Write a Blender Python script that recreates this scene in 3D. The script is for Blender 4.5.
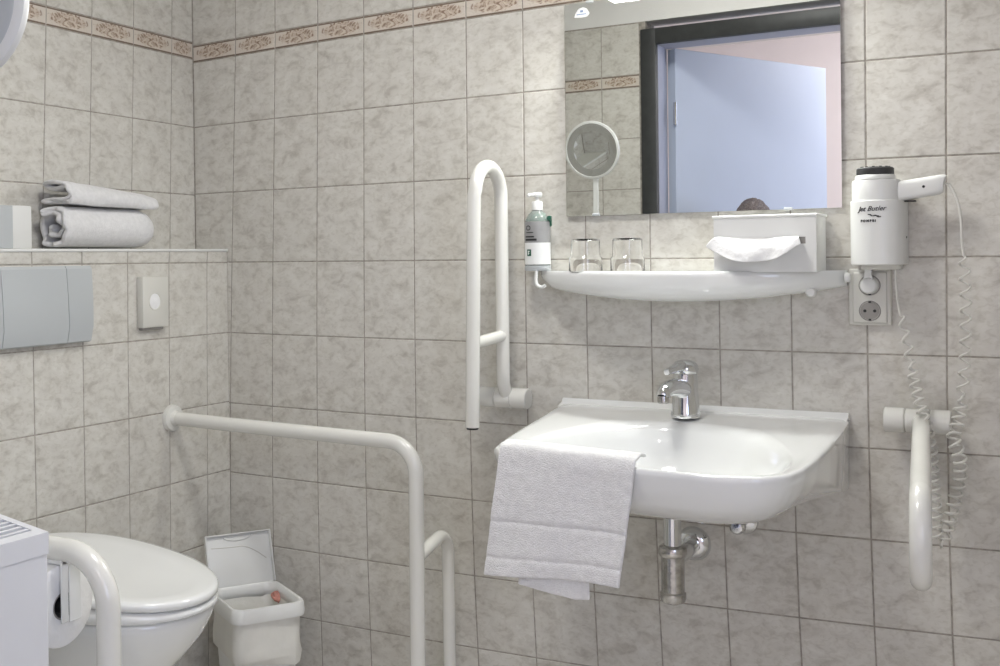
import bpy, bmesh, math, random
from mathutils import Vector, Matrix, noise
random.seed(7)
for o in list(bpy.data.objects): bpy.data.objects.remove(o, do_unlink=True)
scene = bpy.context.scene
COL = scene.collection
PI = math.pi

# ------------------------------------------------------------------ camera
YAW, PITCH, ROLL = -0.5368, -0.0082, -0.0132
cam_d = bpy.data.cameras.new('camera'); cam = bpy.data.objects.new('camera', cam_d); COL.objects.link(cam)
fw = Vector((math.sin(YAW)*math.cos(PITCH), math.cos(YAW)*math.cos(PITCH), math.sin(PITCH)))
r0 = Vector((math.cos(YAW), -math.sin(YAW), 0)); u0 = r0.cross(fw)
rt = math.cos(ROLL)*r0 + math.sin(ROLL)*u0; up = -math.sin(ROLL)*r0 + math.cos(ROLL)*u0
cam.matrix_world = Matrix(((rt.x, up.x, -fw.x, 2.1673), (rt.y, up.y, -fw.y, -2.5778), (rt.z, up.z, -fw.z, 1.2028), (0, 0, 0, 1)))
cam_d.sensor_width = 36; cam_d.lens = 36*1134.15/1000
cam_d.shift_x = 0.11825; cam_d.shift_y = -0.0643; cam_d.clip_start = 0.02
scene.camera = cam

# ------------------------------------------------------------------ world, lights, exposure
w = bpy.data.worlds.new('world'); scene.world = w; w.use_nodes = True
w.node_tree.nodes['Background'].inputs[0].default_value = (0.55, 0.65, 0.9, 1)
w.node_tree.nodes['Background'].inputs[1].default_value = 0.3
scene.view_settings.view_transform = 'Standard'; scene.view_settings.look = 'None'
scene.view_settings.gamma = 1; scene.view_settings.use_curve_mapping = False
scene.view_settings.exposure = 0.36

def area(name, loc, size, power, col, target):
    l = bpy.data.lights.new(name, 'AREA'); l.shape = 'RECTANGLE'; l.size, l.size_y = size; l.energy = power; l.color = col
    o = bpy.data.objects.new(name, l); COL.objects.link(o); o.location = loc
    o.rotation_euler = (Vector(target)-Vector(loc)).to_track_quat('-Z', 'Y').to_euler(); return o
area('hall_window_daylight', (3.27, -3.0, 1.55), (1.1, 1.3), 17, (0.66, 0.74, 1.0), (1.0, -2.2, 1.0))
area('hall_fill_light', (2.0, -3.1, 2.43), (0.4, 0.4), 38, (1.0, 0.95, 0.93), (1.5, -3.9, 1.0))  # added fill without a fixture, brightens the hall walls
area('mirror_lamp_glow', (1.4625, -0.085, 1.812), (0.44, 0.05), 7.2, (0.98, 1.0, 0.965), (1.4625, -0.50, 1.20))

# ------------------------------------------------------------------ materials
def mat(name, col, rough=0.5, metal=0.0, spec=0.5, coat=0.0, **kw):
    m = bpy.data.materials.new(name); m.use_nodes = True
    b = m.node_tree.nodes['Principled BSDF']
    b.inputs['Base Color'].default_value = (*col, 1); b.inputs['Roughness'].default_value = rough
    b.inputs['Metallic'].default_value = metal; b.inputs['Specular IOR Level'].default_value = spec
    b.inputs['Coat Weight'].default_value = coat; b.inputs['Coat Roughness'].default_value = 0.06
    for k, v in kw.items(): b.inputs[k].default_value = v
    return m
def nd(m, t, **kw):
    n = m.node_tree.nodes.new(t)
    for k, v in kw.items(): setattr(n, k, v)
    return n
def bsdf(m): return m.node_tree.nodes['Principled BSDF']
def grain(m, scale=40, amount=0.06, bump=0.0, bscale=None):
    """slight procedural mottling (and bump) so a surface is not a flat swatch"""
    nt = m.node_tree; b = bsdf(m); tc = nd(m, 'ShaderNodeTexCoord'); n = nd(m, 'ShaderNodeTexNoise'); n.inputs['Scale'].default_value = scale
    nt.links.new(tc.outputs['Object'], n.inputs['Vector'])
    c = list(b.inputs['Base Color'].default_value)
    r = nd(m, 'ShaderNodeValToRGB'); r.color_ramp.elements[0].color = (*[x*(1-amount) for x in c[:3]], 1); r.color_ramp.elements[1].color = (*[min(1, x*(1+amount)) for x in c[:3]], 1)
    r.color_ramp.elements[0].position = 0.3; r.color_ramp.elements[1].position = 0.7
    nt.links.new(n.outputs['Fac'], r.inputs[0]); nt.links.new(r.outputs[0], b.inputs['Base Color'])
    if bump:
        n2 = nd(m, 'ShaderNodeTexNoise'); n2.inputs['Scale'].default_value = bscale or scale*4; n2.inputs['Detail'].default_value = 4
        nt.links.new(tc.outputs['Object'], n2.inputs['Vector'])
        bp = nd(m, 'ShaderNodeBump'); bp.inputs['Strength'].default_value = bump; bp.inputs['Distance'].default_value = 0.004
        nt.links.new(n2.outputs['Fac'], bp.inputs['Height']); nt.links.new(bp.outputs[0], b.inputs['Normal'])
    return m

def tile_material():
    m = mat('marbled_tile', (0.6, 0.58, 0.54), 0.32, coat=0.25); nt = m.node_tree; b = bsdf(m)
    uv = nd(m, 'ShaderNodeUVMap'); at = nd(m, 'ShaderNodeAttribute', attribute_name='tile_rand')
    sc = nd(m, 'ShaderNodeVectorMath', operation='SCALE'); sc.inputs['Scale'].default_value = 7.0
    nt.links.new(at.outputs['Vector'], sc.inputs[0])
    ad = nd(m, 'ShaderNodeVectorMath', operation='ADD'); nt.links.new(uv.outputs[0], ad.inputs[0]); nt.links.new(sc.outputs[0], ad.inputs[1])
    mp = nd(m, 'ShaderNodeMapping'); mp.inputs['Rotation'].default_value = (0, 0, math.radians(-50)); mp.inputs['Scale'].default_value = (1.15, 1.75, 1)
    nt.links.new(ad.outputs[0], mp.inputs[0])
    n1 = nd(m, 'ShaderNodeTexNoise'); n1.inputs['Scale'].default_value = 19; n1.inputs['Detail'].default_value = 6; n1.inputs['Roughness'].default_value = 0.58; n1.inputs['Distortion'].default_value = 0.55
    nt.links.new(mp.outputs[0], n1.inputs['Vector'])
    r1 = nd(m, 'ShaderNodeValToRGB'); e = r1.color_ramp.elements
    e[0].position = 0.28; e[0].color = (0.47, 0.445, 0.398, 1); e[1].position = 0.72; e[1].color = (0.70, 0.685, 0.637, 1)
    x = e.new(0.47); x.color = (0.62, 0.60, 0.55, 1)
    nt.links.new(n1.outputs['Fac'], r1.inputs[0])
    n2 = nd(m, 'ShaderNodeTexNoise'); n2.inputs['Scale'].default_value = 60; n2.inputs['Detail'].default_value = 4; n2.inputs['Distortion'].default_value = 0.6
    nt.links.new(mp.outputs[0], n2.inputs['Vector'])
    r2 = nd(m, 'ShaderNodeValToRGB'); r2.color_ramp.elements[0].position = 0.36; r2.color_ramp.elements[0].color = (0.90, 0.892, 0.875, 1); r2.color_ramp.elements[1].position = 0.5; r2.color_ramp.elements[1].color = (1, 1, 1, 1)
    nt.links.new(n2.outputs['Fac'], r2.inputs[0])
    mx = nd(m, 'ShaderNodeMix', data_type='RGBA', blend_type='MULTIPLY'); mx.inputs['Factor'].default_value = 1
    nt.links.new(r1.outputs[0], mx.inputs['A']); nt.links.new(r2.outputs[0], mx.inputs['B'])
    nt.links.new(mx.outputs['Result'], b.inputs['Base Color'])
    return m
def border_material():
    m = mat('floral_border_tile', (0.6, 0.5, 0.4), 0.3, coat=0.25); nt = m.node_tree; b = bsdf(m)
    uv = nd(m, 'ShaderNodeUVMap', uv_map='norm'); sx = nd(m, 'ShaderNodeSeparateXYZ'); nt.links.new(uv.outputs[0], sx.inputs[0])
    def mth(op, a, bb=None, c=None):
        n = nd(m, 'ShaderNodeMath', operation=op)
        for k, v in enumerate((a, bb, c)):
            if v is None: continue
            if isinstance(v, (int, float)): n.inputs[k].default_value = v
            else: nt.links.new(v, n.inputs[k])
        return n.outputs[0]
    # leafy motif: right two thirds of each border tile
    dx = mth('DIVIDE', mth('SUBTRACT', sx.outputs[0], 0.53), 0.43); dy = mth('DIVIDE', mth('SUBTRACT', sx.outputs[1], 0.52), 0.42)
    d = mth('ADD', mth('MULTIPLY', dx, dx), mth('MULTIPLY', dy, dy))
    mp = nd(m, 'ShaderNodeMapping'); mp.inputs['Scale'].default_value = (3.1, 1.25, 1); mp.inputs['Rotation'].default_value = (0, 0, -0.5); nt.links.new(uv.outputs[0], mp.inputs[0])
    n1 = nd(m, 'ShaderNodeTexNoise'); n1.inputs['Scale'].default_value = 2.0; n1.inputs['Detail'].default_value = 3; n1.inputs['Distortion'].default_value = 2.2; nt.links.new(mp.outputs[0], n1.inputs['Vector'])
    mask = mth('SUBTRACT', 1.15, mth('ADD', d, mth('MULTIPLY', mth('SUBTRACT', n1.outputs['Fac'], 0.5), 1.6)))
    mr = nd(m, 'ShaderNodeMapRange'); mr.inputs['From Min'].default_value = 0.0; mr.inputs['From Max'].default_value = 0.35; nt.links.new(mask, mr.inputs[0])
    r1 = nd(m, 'ShaderNodeValToRGB'); e = r1.color_ramp.elements; r1.color_ramp.interpolation = 'LINEAR'
    e[0].position = 0.38; e[0].color = (0.25, 0.175, 0.125, 1); e[1].position = 0.62; e[1].color = (0.64, 0.56, 0.47, 1); x = e.new(0.46); x.color = (0.47, 0.375, 0.30, 1)
    nt.links.new(n1.outputs['Fac'], r1.inputs[0])
    mx = nd(m, 'ShaderNodeMix', data_type='RGBA'); nt.links.new(mr.outputs[0], mx.inputs['Factor'])
    mx.inputs['A'].default_value = (0.64, 0.58, 0.51, 1); nt.links.new(r1.outputs[0], mx.inputs['B'])
    edge = mth('GREATER_THAN', mth('ABSOLUTE', mth('SUBTRACT', sx.outputs[1], 0.5)), 0.44)
    mx2 = nd(m, 'ShaderNodeMix', data_type='RGBA'); nt.links.new(edge, mx2.inputs['Factor']); nt.links.new(mx.outputs['Result'], mx2.inputs['A']); mx2.inputs['B'].default_value = (0.19, 0.14, 0.10, 1)
    nt.links.new(mx2.outputs['Result'], b.inputs['Base Color'])
    bp = nd(m, 'ShaderNodeBump'); bp.inputs['Strength'].default_value = 0.5; bp.inputs['Distance'].default_value = 0.003
    nt.links.new(n1.outputs['Fac'], bp.inputs['Height']); nt.links.new(bp.outputs[0], b.inputs['Normal'])
    return m
TILE = tile_material(); BORDER = border_material()
GROUT = grain(mat('grout', (0.37, 0.34, 0.30), 0.9), 60, 0.25)
PAINT = grain(mat('white_wall_paint', (0.80, 0.79, 0.77), 0.8), 8, 0.02, 0.15, 120)
HALLPAINT = grain(mat('pale_hall_paint', (0.78, 0.71, 0.71), 0.8), 8, 0.02, 0.15, 120)
CEIL = grain(mat('ceiling_paint', (0.80, 0.79, 0.76), 0.9), 6, 0.02, 0.15, 120)
FLOORM = grain(mat('pale_floor_tile', (0.76, 0.735, 0.68), 0.35), 14, 0.05)
CERAMIC = grain(mat('white_ceramic', (0.80, 0.81, 0.80), 0.09, coat=0.6), 3, 0.01)
SEATM = grain(mat('toilet_seat_plastic', (0.80, 0.81, 0.80), 0.16, coat=0.4), 3, 0.01)
NYLON = grain(mat('white_nylon_rail', (0.75, 0.745, 0.70), 0.25, coat=0.3), 10, 0.015)
PLASTIC = grain(mat('white_plastic', (0.76, 0.765, 0.745), 0.32), 10, 0.015)
CREAMPL = grain(mat('cream_plastic', (0.66, 0.65, 0.60), 0.35), 12, 0.03)
GREYPL = grain(mat('pale_grey_plastic', (0.49, 0.515, 0.525), 0.38), 5, 0.02)
DARKPL = grain(mat('black_plastic', (0.02, 0.02, 0.021), 0.42), 40, 0.3)
DARKGREY = grain(mat('dark_grey_plastic', (0.035, 0.035, 0.036), 0.5), 40, 0.3)
TAUPE = grain(mat('socket_insert', (0.30, 0.285, 0.265), 0.45), 20, 0.05)
CHROME = grain(mat('chrome', (0.72, 0.73, 0.74), 0.10, 1.0), 20, 0.03)
WORNCHROME = grain(mat('worn_chrome', (0.50, 0.49, 0.475), 0.22, 1.0), 60, 0.25)
MIRROR = mat('mirror_silver', (0.86, 0.88, 0.875), 0.0, 1.0)
GLASS = mat('clear_glass', (1, 1, 1), 0.0, **{'Transmission Weight': 1.0, 'IOR': 1.45})
TOWEL = grain(mat('terry_towel', (0.84, 0.835, 0.835), 0.95, spec=0.1), 90, 0.05, 0.9, 420)
bsdf(TOWEL).inputs['Sheen Weight'].default_value = 0.25
PAPER = grain(mat('tissue_paper', (0.85, 0.85, 0.85), 0.9, spec=0.15), 60, 0.02, 0.25, 150)
BAGM = grain(mat('liner_bag', (0.74, 0.73, 0.68), 0.38), 15, 0.04, 0.25, 60)
FRAMEM = grain(mat('anthracite_frame', (0.032, 0.034, 0.034), 0.45), 30, 0.15)
REVEAL = grain(mat('lit_reveal', (0.40, 0.42, 0.52), 0.5), 6, 0.03)  # hall light on the frame's inner faces, painted in as lilac-grey
LEAFM = grain(mat('pale_door_leaf', (0.47, 0.52, 0.63), 0.5), 4, 0.02)
HEATM = grain(mat('white_heater_enamel', (0.70, 0.71, 0.74), 0.4), 8, 0.015)
LABELG = grain(mat('grey_label', (0.30, 0.30, 0.30), 0.5), 30, 0.1)
LABELW = grain(mat('white_label', (0.80, 0.81, 0.80), 0.5), 30, 0.02)
GREENM = grain(mat('dark_green_print', (0.012, 0.10, 0.06), 0.4), 30, 0.1)
SOAP = mat('clear_green_soap', (0.84, 0.91, 0.87), 0.05, **{'Transmission Weight': 0.75, 'IOR': 1.4})
INK = grain(mat('black_ink', (0.02, 0.02, 0.02), 0.6), 30, 0.1)
BLUEINK = grain(mat('blue_grey_ink', (0.22, 0.32, 0.50), 0.6), 30, 0.1)
CORDM = grain(mat('white_cord', (0.73, 0.72, 0.67), 0.4), 30, 0.03)
PINKM = grain(mat('pink_wrapper', (0.55, 0.25, 0.20), 0.7), 60, 0.3)
SKIN = grain(mat('skin', (0.55, 0.36, 0.27), 0.55), 30, 0.06)
HAIR = grain(mat('brown_grey_hair', (0.19, 0.155, 0.15), 0.6), 220, 0.6, 1.0, 420)
CLOTH = grain(mat('dark_blue_cloth', (0.05, 0.06, 0.10), 0.9), 60, 0.15)
GLOW = mat('lamp_diffuser', (0.9, 0.9, 0.88), 0.4)
bsdf(GLOW).inputs['Emission Color'].default_value = (1.0, 0.98, 0.93, 1); bsdf(GLOW).inputs['Emission Strength'].default_value = 6.0
GLOWC = mat('ceiling_fill_glow', (0.9, 0.9, 0.88), 0.4)
bsdf(GLOWC).inputs['Emission Color'].default_value = (1.0, 0.985, 0.95, 1); bsdf(GLOWC).inputs['Emission Strength'].default_value = 34.0
GLASSWIN = mat('window_pane', (1, 1, 1), 0.0, **{'Transmission Weight': 1.0, 'IOR': 1.05})

# ------------------------------------------------------------------ object helpers
def thing(name, label, cat, loc=(0, 0, 0), group=None):
    o = bpy.data.objects.new(name, None); o.empty_display_size = 0.05; COL.objects.link(o); o.location = loc
    o['label'] = label; o['category'] = cat
    if group: o['group'] = group
    return o
def tag(o, label, cat, group=None):
    o['label'] = label; o['category'] = cat
    if group: o['group'] = group
    return o
def lbl(o, text): o['label'] = text; return o
def origin_of(parent):
    v = Vector((0, 0, 0))
    while parent: v += parent.location; parent = parent.parent
    return v
def obj(name, bm, mats, parent=None, smooth=40, origin=None):
    """link a world-space bmesh as ONE mesh object (vertices become local to its parent, or to origin)"""
    if origin is not None: base = Vector(origin)
    elif parent: base = origin_of(parent)
    else: base = Vector((0, 0, 0))
    bmesh.ops.translate(bm, verts=bm.verts, vec=-base)
    bmesh.ops.recalc_face_normals(bm, faces=bm.faces)
    me = bpy.data.meshes.new(name); bm.to_mesh(me); bm.free()
    for mm in (mats if isinstance(mats, (list, tuple)) else [mats]): me.materials.append(mm)
    if smooth is not None:
        me.polygons.foreach_set('use_smooth', [True]*len(me.polygons)); me.set_sharp_from_angle(angle=math.radians(smooth))
    o = bpy.data.objects.new(name, me); COL.objects.link(o)
    if parent: o.parent = parent; o.location = base - origin_of(parent)
    else: o.location = base
    return o
def mod(o, kind, **kw):
    m = o.modifiers.new(kind.lower(), kind)
    for k, v in kw.items(): setattr(m, k, v)
    return m
BM = bmesh.new
def add_box(bm, lo, hi, bevel=0.0, seg=2, mtx=None, mi=0):
    r = bmesh.ops.create_cube(bm, size=1.0); vs = r['verts']
    lo = Vector(lo); hi = Vector(hi); c = (lo+hi)/2; s = hi-lo
    for v in vs: v.co = Vector((v.co.x*s.x, v.co.y*s.y, v.co.z*s.z)) + c
    fs = set(f for v in vs for f in v.link_faces)
    if bevel:
        es = set(e for v in vs for e in v.link_edges)
        rr = bmesh.ops.bevel(bm, geom=list(es), offset=bevel, segments=seg, affect='EDGES', profile=0.5)
        fs |= set(rr['faces']); vs = list(set(v for f in fs if f.is_valid for v in f.verts))
    if mtx is not None: bmesh.ops.transform(bm, matrix=mtx, verts=vs)
    for f in fs:
        if f.is_valid: f.material_index = mi
    return vs
def loft(bm, rings, closed=True, cap0=True, cap1=True, mi=0):
    vr = [[bm.verts.new(p) for p in r] for r in rings]; n = len(rings[0])
    for a, b in zip(vr, vr[1:]):
        for k in range(n if closed else n-1):
            j = (k+1) % n
            try: bm.faces.new((a[k], a[j], b[j], b[k])).material_index = mi
            except ValueError: pass
    if closed and cap0: bm.faces.new(list(reversed(vr[0]))).material_index = mi
    if closed and cap1: bm.faces.new(vr[-1]).material_index = mi
    return vr
def frame_of(d):
    d = d.normalized(); a = Vector((0, 0, 1)) if abs(d.z) < 0.9 else Vector((1, 0, 0))
    x = d.cross(a).normalized(); return x, d.cross(x).normalized()
def add_tube(bm, pts, rad, n=16, caps=True, mi=0):
    pts = [Vector(p) for p in pts]; m = len(pts); rads = rad if isinstance(rad, (list, tuple)) else [rad]*m
    tang = []
    for i in range(m):
        t = pts[min(i+1, m-1)]-pts[max(i-1, 0)]; tang.append(t.normalized())
    x, y = frame_of(tang[0]); rings = []
    for i in range(m):
        x = (x - tang[i]*x.dot(tang[i])).normalized(); y = tang[i].cross(x)
        rings.append([pts[i]+rads[i]*(math.cos(a)*x+math.sin(a)*y) for a in [2*PI*k/n for k in range(n)]])
    return loft(bm, rings, True, caps, caps, mi)
def add_lathe(bm, prof, loc, axis=(0, 0, 1), n=40, mi=0, sx=1.0, sy=1.0):
    """prof: list of (radius, height along axis)"""
    ax = Vector(axis).normalized(); x, y = frame_of(ax); loc = Vector(loc); rings = []
    for r, h in prof:
        r = max(r, 1e-5); rings.append([loc+ax*h+r*(math.cos(a)*x*sx+math.sin(a)*y*sy) for a in [2*PI*k/n for k in range(n)]])
    return loft(bm, rings, True, True, True, mi)
def fillet(pts, rad, seg=8):
    """round the corners of a polyline"""
    pts = [Vector(p) for p in pts]; out = [pts[0]]
    for a, b, c in zip(pts, pts[1:], pts[2:]):
        u = (a-b).normalized(); v = (c-b).normalized(); ang = u.angle(v)
        if abs(ang-PI) < 1e-3: out.append(b); continue
        d = min(rad/math.tan(ang/2), (a-b).length*0.49 if a is not pts[0] else (a-b).length*0.98, (c-b).length*0.98 if c is pts[-1] else (c-b).length*0.5)
        r = d*math.tan(ang/2); cen = b+(u+v).normalized()*(r/math.sin(ang/2)); p, q = b+u*d-cen, b+v*d-cen
        tot = p.angle(q)
        for k in range(seg+1):
            t = k/seg; out.append(cen+(p*math.sin((1-t)*tot)+q*math.sin(t*tot))/math.sin(tot))
    out.append(pts[-1]); return out
def densify(pts, step):
    out = []
    for a, b in zip(pts, pts[1:]):
        a = Vector(a); b = Vector(b); k = max(1, int((b-a).length/step))
        for i in range(k): out.append(a.lerp(b, i/k))
    out.append(Vector(pts[-1])); return out
def spline(pts, n=8):
    """Catmull-Rom through the points"""
    p = [Vector(q) for q in pts]; p = [2*p[0]-p[1]]+p+[2*p[-1]-p[-2]]; out = []
    for i in range(1, len(p)-2):
        a, b, c, d = p[i-1:i+3]
        for k in range(n):
            t = k/n; out.append(0.5*((2*b)+(c-a)*t+(2*a-5*b+4*c-d)*t*t+(3*b-a-3*c+d)*t**3))
    out.append(p[-2]); return out
def text_bm(s, size, origin, xdir, updir, shear=0.0, depth=0.0006, bold=0.0, align='CENTER'):
    cu = bpy.data.curves.new('lettering', 'FONT'); cu.body = s; cu.size = size; cu.shear = shear; cu.extrude = depth; cu.offset = bold; cu.align_x = align; cu.resolution_u = 3
    o = bpy.data.objects.new('lettering', cu); COL.objects.link(o); bpy.context.view_layer.update()
    me = bpy.data.meshes.new_from_object(o.evaluated_get(bpy.context.evaluated_depsgraph_get()))
    bm = BM(); bm.from_mesh(me); bpy.data.objects.remove(o, do_unlink=True); bpy.data.meshes.remove(me)
    x = Vector(xdir).normalized(); z = Vector(updir).normalized(); n = x.cross(z)
    M = Matrix((x, z, n)).transposed().to_4x4(); M.translation = Vector(origin)
    bmesh.ops.transform(bm, matrix=M, verts=bm.verts); return bm

# ------------------------------------------------------------------ tiled walls (each wall one mesh: tiles, border strip, grout)
Z0 = 1.60
def poly(c, i, r): return sum(v*i**a*r**b for (a, b), v in c.items())
def ext(c, i, r, i0, i1, r0_, r1):
    ic = min(max(i, i0), i1); rc = min(max(r, r0_), r1); v = poly(c, ic, rc); h = 0.02
    gi = (poly(c, ic+h, rc)-poly(c, ic-h, rc))/(2*h); gr = (poly(c, ic, rc+h)-poly(c, ic, rc-h))/(2*h)
    return v+gi*(i-ic)+gr*(r-rc)
BX = {(0, 0): 0.155318894, (1, 0): 0.137492089, (0, 1): -0.007250365, (2, 0): 0.00236744, (1, 1): 0.001931854, (0, 2): -0.000346549, (3, 0): -9.6985e-05, (2, 1): -0.000117337, (1, 2): -2.566e-06, (0, 3): 7.5236e-05}
BZ = {(0, 0): 0.189152383, (1, 0): 0.00456881, (0, 1): -0.186792484, (2, 0): -0.000192204, (1, 1): -0.00232563, (0, 2): -0.004240227, (3, 0): -3.138e-06, (2, 1): 7.7883e-05, (1, 2): 0.000191332, (0, 3): 0.000371948}
FY = {(0,0):-0.07807,(1,0):-0.16231,(0,1):-0.00473,(2,0):0.00017,(1,1):0.00106,(0,2):0.00014}
FZ = {(0,0):0.22152,(1,0):-0.00035,(0,1):-0.21163,(1,1):0.00021,(0,2):0.00148}
UY = {(0,0):-0.09187,(1,0):-0.15644,(0,1):-0.00707,(1,1):-0.00038}
UZ = {(0,0):0.19585,(1,0):0.0009,(0,1):-0.1984,(1,1):-2e-05}
def back_map(i, r):
    z = ext(BZ, i, r, 0, 12.4, 0, 7.8) if r >= 0 else ext(BZ, i, 0, 0, 12.4, 0, 7.8)-0.2*r
    return (0.0 if i <= -1 else ext(BX, i, max(r, -0.5), 0, 12.4, 0, 7.8)), z+Z0
def front_map(j, r): return poly(FY, j, r), poly(FZ, j, r)+Z0
def upper_map(j, r): return poly(UY, j, max(r, -1)), (poly(UZ, j, r) if r >= 0 else poly(UZ, j, 0)-0.2*r)+Z0

def tile_wall(name, mp, place, depth, cols, rows, hlim, zlim, seed=1, inward=1):
    """mp(i, r) -> (h, z); place(h, z, d) -> world point, d pushes into the wall; rows (-0.25, 0) is the border strip"""
    rnd = random.Random(seed); bm = BM(); uvl = bm.loops.layers.uv.new('UVMap'); uvn = bm.loops.layers.uv.new('norm'); cl = bm.loops.layers.float_color.new('tile_rand')
    cells = []
    def cl_(p): return min(max(p[0], hlim[0]), hlim[1]), min(max(p[1], zlim[0]), zlim[1])
    for r, r2 in zip(rows, rows[1:]):
        for i, i2 in zip(cols, cols[1:]):
            c = [cl_(mp(a, b)) for a, b in ((i, r2), (i2, r2), (i2, r), (i, r))]
            w_ = abs(c[1][0]-c[0][0]); h_ = abs(c[3][1]-c[0][1]); w2 = abs(c[2][0]-c[3][0]); h2 = abs(c[2][1]-c[1][1])
            if min(w_, w2) < 0.008 or min(h_, h2) < 0.008: continue
            sg = 1 if c[1][0] > c[0][0] else -1
            g = 0.0014; bv = 0.0017; mi = 1 if (r == -0.25 and r2 == 0) else 0
            sgn = ((1, 1), (-1, 1), (-1, -1), (1, -1))
            def ins(k, q): return c[k][0]+sgn[k][0]*sg*q, c[k][1]+sgn[k][1]*q
            outer = [bm.verts.new(place(*ins(k, g), 0.0016)) for k in range(4)]
            mid = [bm.verts.new(place(*ins(k, g+bv*0.35), 0.0004)) for k in range(4)]
            inner = [bm.verts.new(place(*ins(k, g+bv), 0.0)) for k in range(4)]
            rc = (rnd.random(), rnd.random(), rnd.random(), 1); fs = []
            for A, B in ((outer, mid), (mid, inner)):
                for k in range(4):
                    j = (k+1) % 4; fs.append(bm.faces.new((A[k], A[j], B[j], B[k])))
            fs.append(bm.faces.new(inner))
            q = [(0, 0), (1, 0), (1, 1), (0, 1)]; vq = {}
            for L in (outer, mid, inner):
                for k, v in enumerate(L): vq[v] = q[k]
            for f in fs:
                f.material_index = mi; f.smooth = False
                for l in f.loops:
                    u, v = vq[l.vert]; l[uvl].uv = (u*w_, v*h_); l[uvn].uv = (u, v); l[cl] = rc
    # grout plane behind, and the wall's own thickness
    P = [place(a, b, 0.0011) for a, b in ((hlim[0], zlim[0]), (hlim[1], zlim[0]), (hlim[1], zlim[1]), (hlim[0], zlim[1]))]
    Q = [place(a, b, depth) for a, b in ((hlim[0], zlim[0]), (hlim[1], zlim[0]), (hlim[1], zlim[1]), (hlim[0], zlim[1]))]
    loft(bm, [P, Q], True, True, True, 2)
    me = bpy.data.meshes.new(name); bm.to_mesh(me); bm.free()
    for m in (TILE, BORDER, GROUT): me.materials.append(m)
    o = bpy.data.objects.new(name, me); COL.objects.link(o); o['kind'] = 'structure'
    bmesh_fix(me); return o
def bmesh_fix(me):
    b = BM(); b.from_mesh(me); bmesh.ops.recalc_face_normals(b, faces=b.faces); b.to_mesh(me); b.free()
S = 0.117                       # face of the boxed-in cistern wall
LEDGE = 1.237
CEILZ = 2.45
ROOMY = -1.80
ROOMX = 3.0
ROWS = [-4.25, -3.25, -2.25, -1.25, -0.25, 0, 1, 2, 3, 4, 5, 6, 7, 8, 9]
tile_wall('wall_back', back_map, lambda h, z, d: Vector((h, d, z)), 0.1, list(range(-2, 20)), ROWS, (0, ROOMX), (0, CEILZ), 3)
tile_wall('wall_left', upper_map, lambda h, z, d: Vector((-d, h, z)), 0.1, list(range(-2, 13)), ROWS[:9]+[4], (ROOMY, 0), (LEDGE-0.02, CEILZ), 4)
tile_wall('wall_left_lower', front_map, lambda h, z, d: Vector((S-d, h, z)), 0.112, list(range(-2, 13)), [2, 3, 4, 5, 6, 7, 8, 9], (ROOMY, 0), (0, LEDGE-0.004), 5)
b = BM(); add_box(b, (-0.1, -0.0009, 0), (0.0009, 0.1, CEILZ)); o = obj('trim_3', b, GROUT); o['kind'] = 'structure'
def simple_map(h0, z0, step): return lambda i, r: (h0+step*i, Z0+z0-0.2*r)
tile_wall('wall_right', simple_map(0, 0.2, -0.155), lambda h, z, d: Vector((ROOMX+d, h, z)), 0.1, list(range(0, 13)), ROWS, (ROOMY, 0), (0, CEILZ), 6)
DOORX0, DOORX1, DOORTOP = 0.835, 2.84, 2.027
tile_wall('wall_front', simple_map(0.61-0.155*4, 0.267, 0.155), lambda h, z, d: Vector((h, ROOMY-d, z)), 0.12, list(range(-1, 6)), [-1.25, -0.25, 0, 1, 2, 3, 4, 5, 6, 7, 8, 9], (0, 0.79), (0, 2.121), 7)
tile_wall('wall_front_right', simple_map(0.61-0.155*4, 0.267, 0.155), lambda h, z, d: Vector((h, ROOMY-d, z)), 0.12, list(range(18, 21)), [-1.25, -0.25, 0, 1, 2, 3, 4, 5, 6, 7, 8, 9], (2.88, ROOMX), (0, 2.121), 8)
def struct(name, bm, m, smooth=30): o = obj(name, bm, m, None, smooth); o['kind'] = 'structure'; return o
b = BM(); add_box(b, (0, ROOMY-0.12, 2.121), (ROOMX, ROOMY, CEILZ)); struct('wall_front_upper', b, PAINT)
b = BM(); add_box(b, (-0.1, -4.4, CEILZ), (3.4, 0.1, CEILZ+0.1)); struct('ceiling', b, CEIL)
# ledge: a pale profile along the front edge, marbled tile slab behind it
b = BM(); add_box(b, (-0.0, ROOMY, LEDGE-0.006), (S-0.002, 0, LEDGE), 0.001, 1); struct('trim_1', b, CREAMPL)
b = BM(); add_box(b, (S-0.006, ROOMY, LEDGE-0.006), (S+0.003, 0, LEDGE+0.0015), 0.002, 3); struct('trim_2', b, PLASTIC)
# floor: tiles 20 x 20
fl = tile_wall('floor', lambda i, r: (0.2*i, -0.2*r), lambda h, y, d: Vector((h, y, -d)), 0.1, list(range(-1, 18)), list(range(0, 23)), (-0.1, 3.4), (-4.4, 0.0), 9)
fl.data.materials[0] = FLOORM
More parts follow.
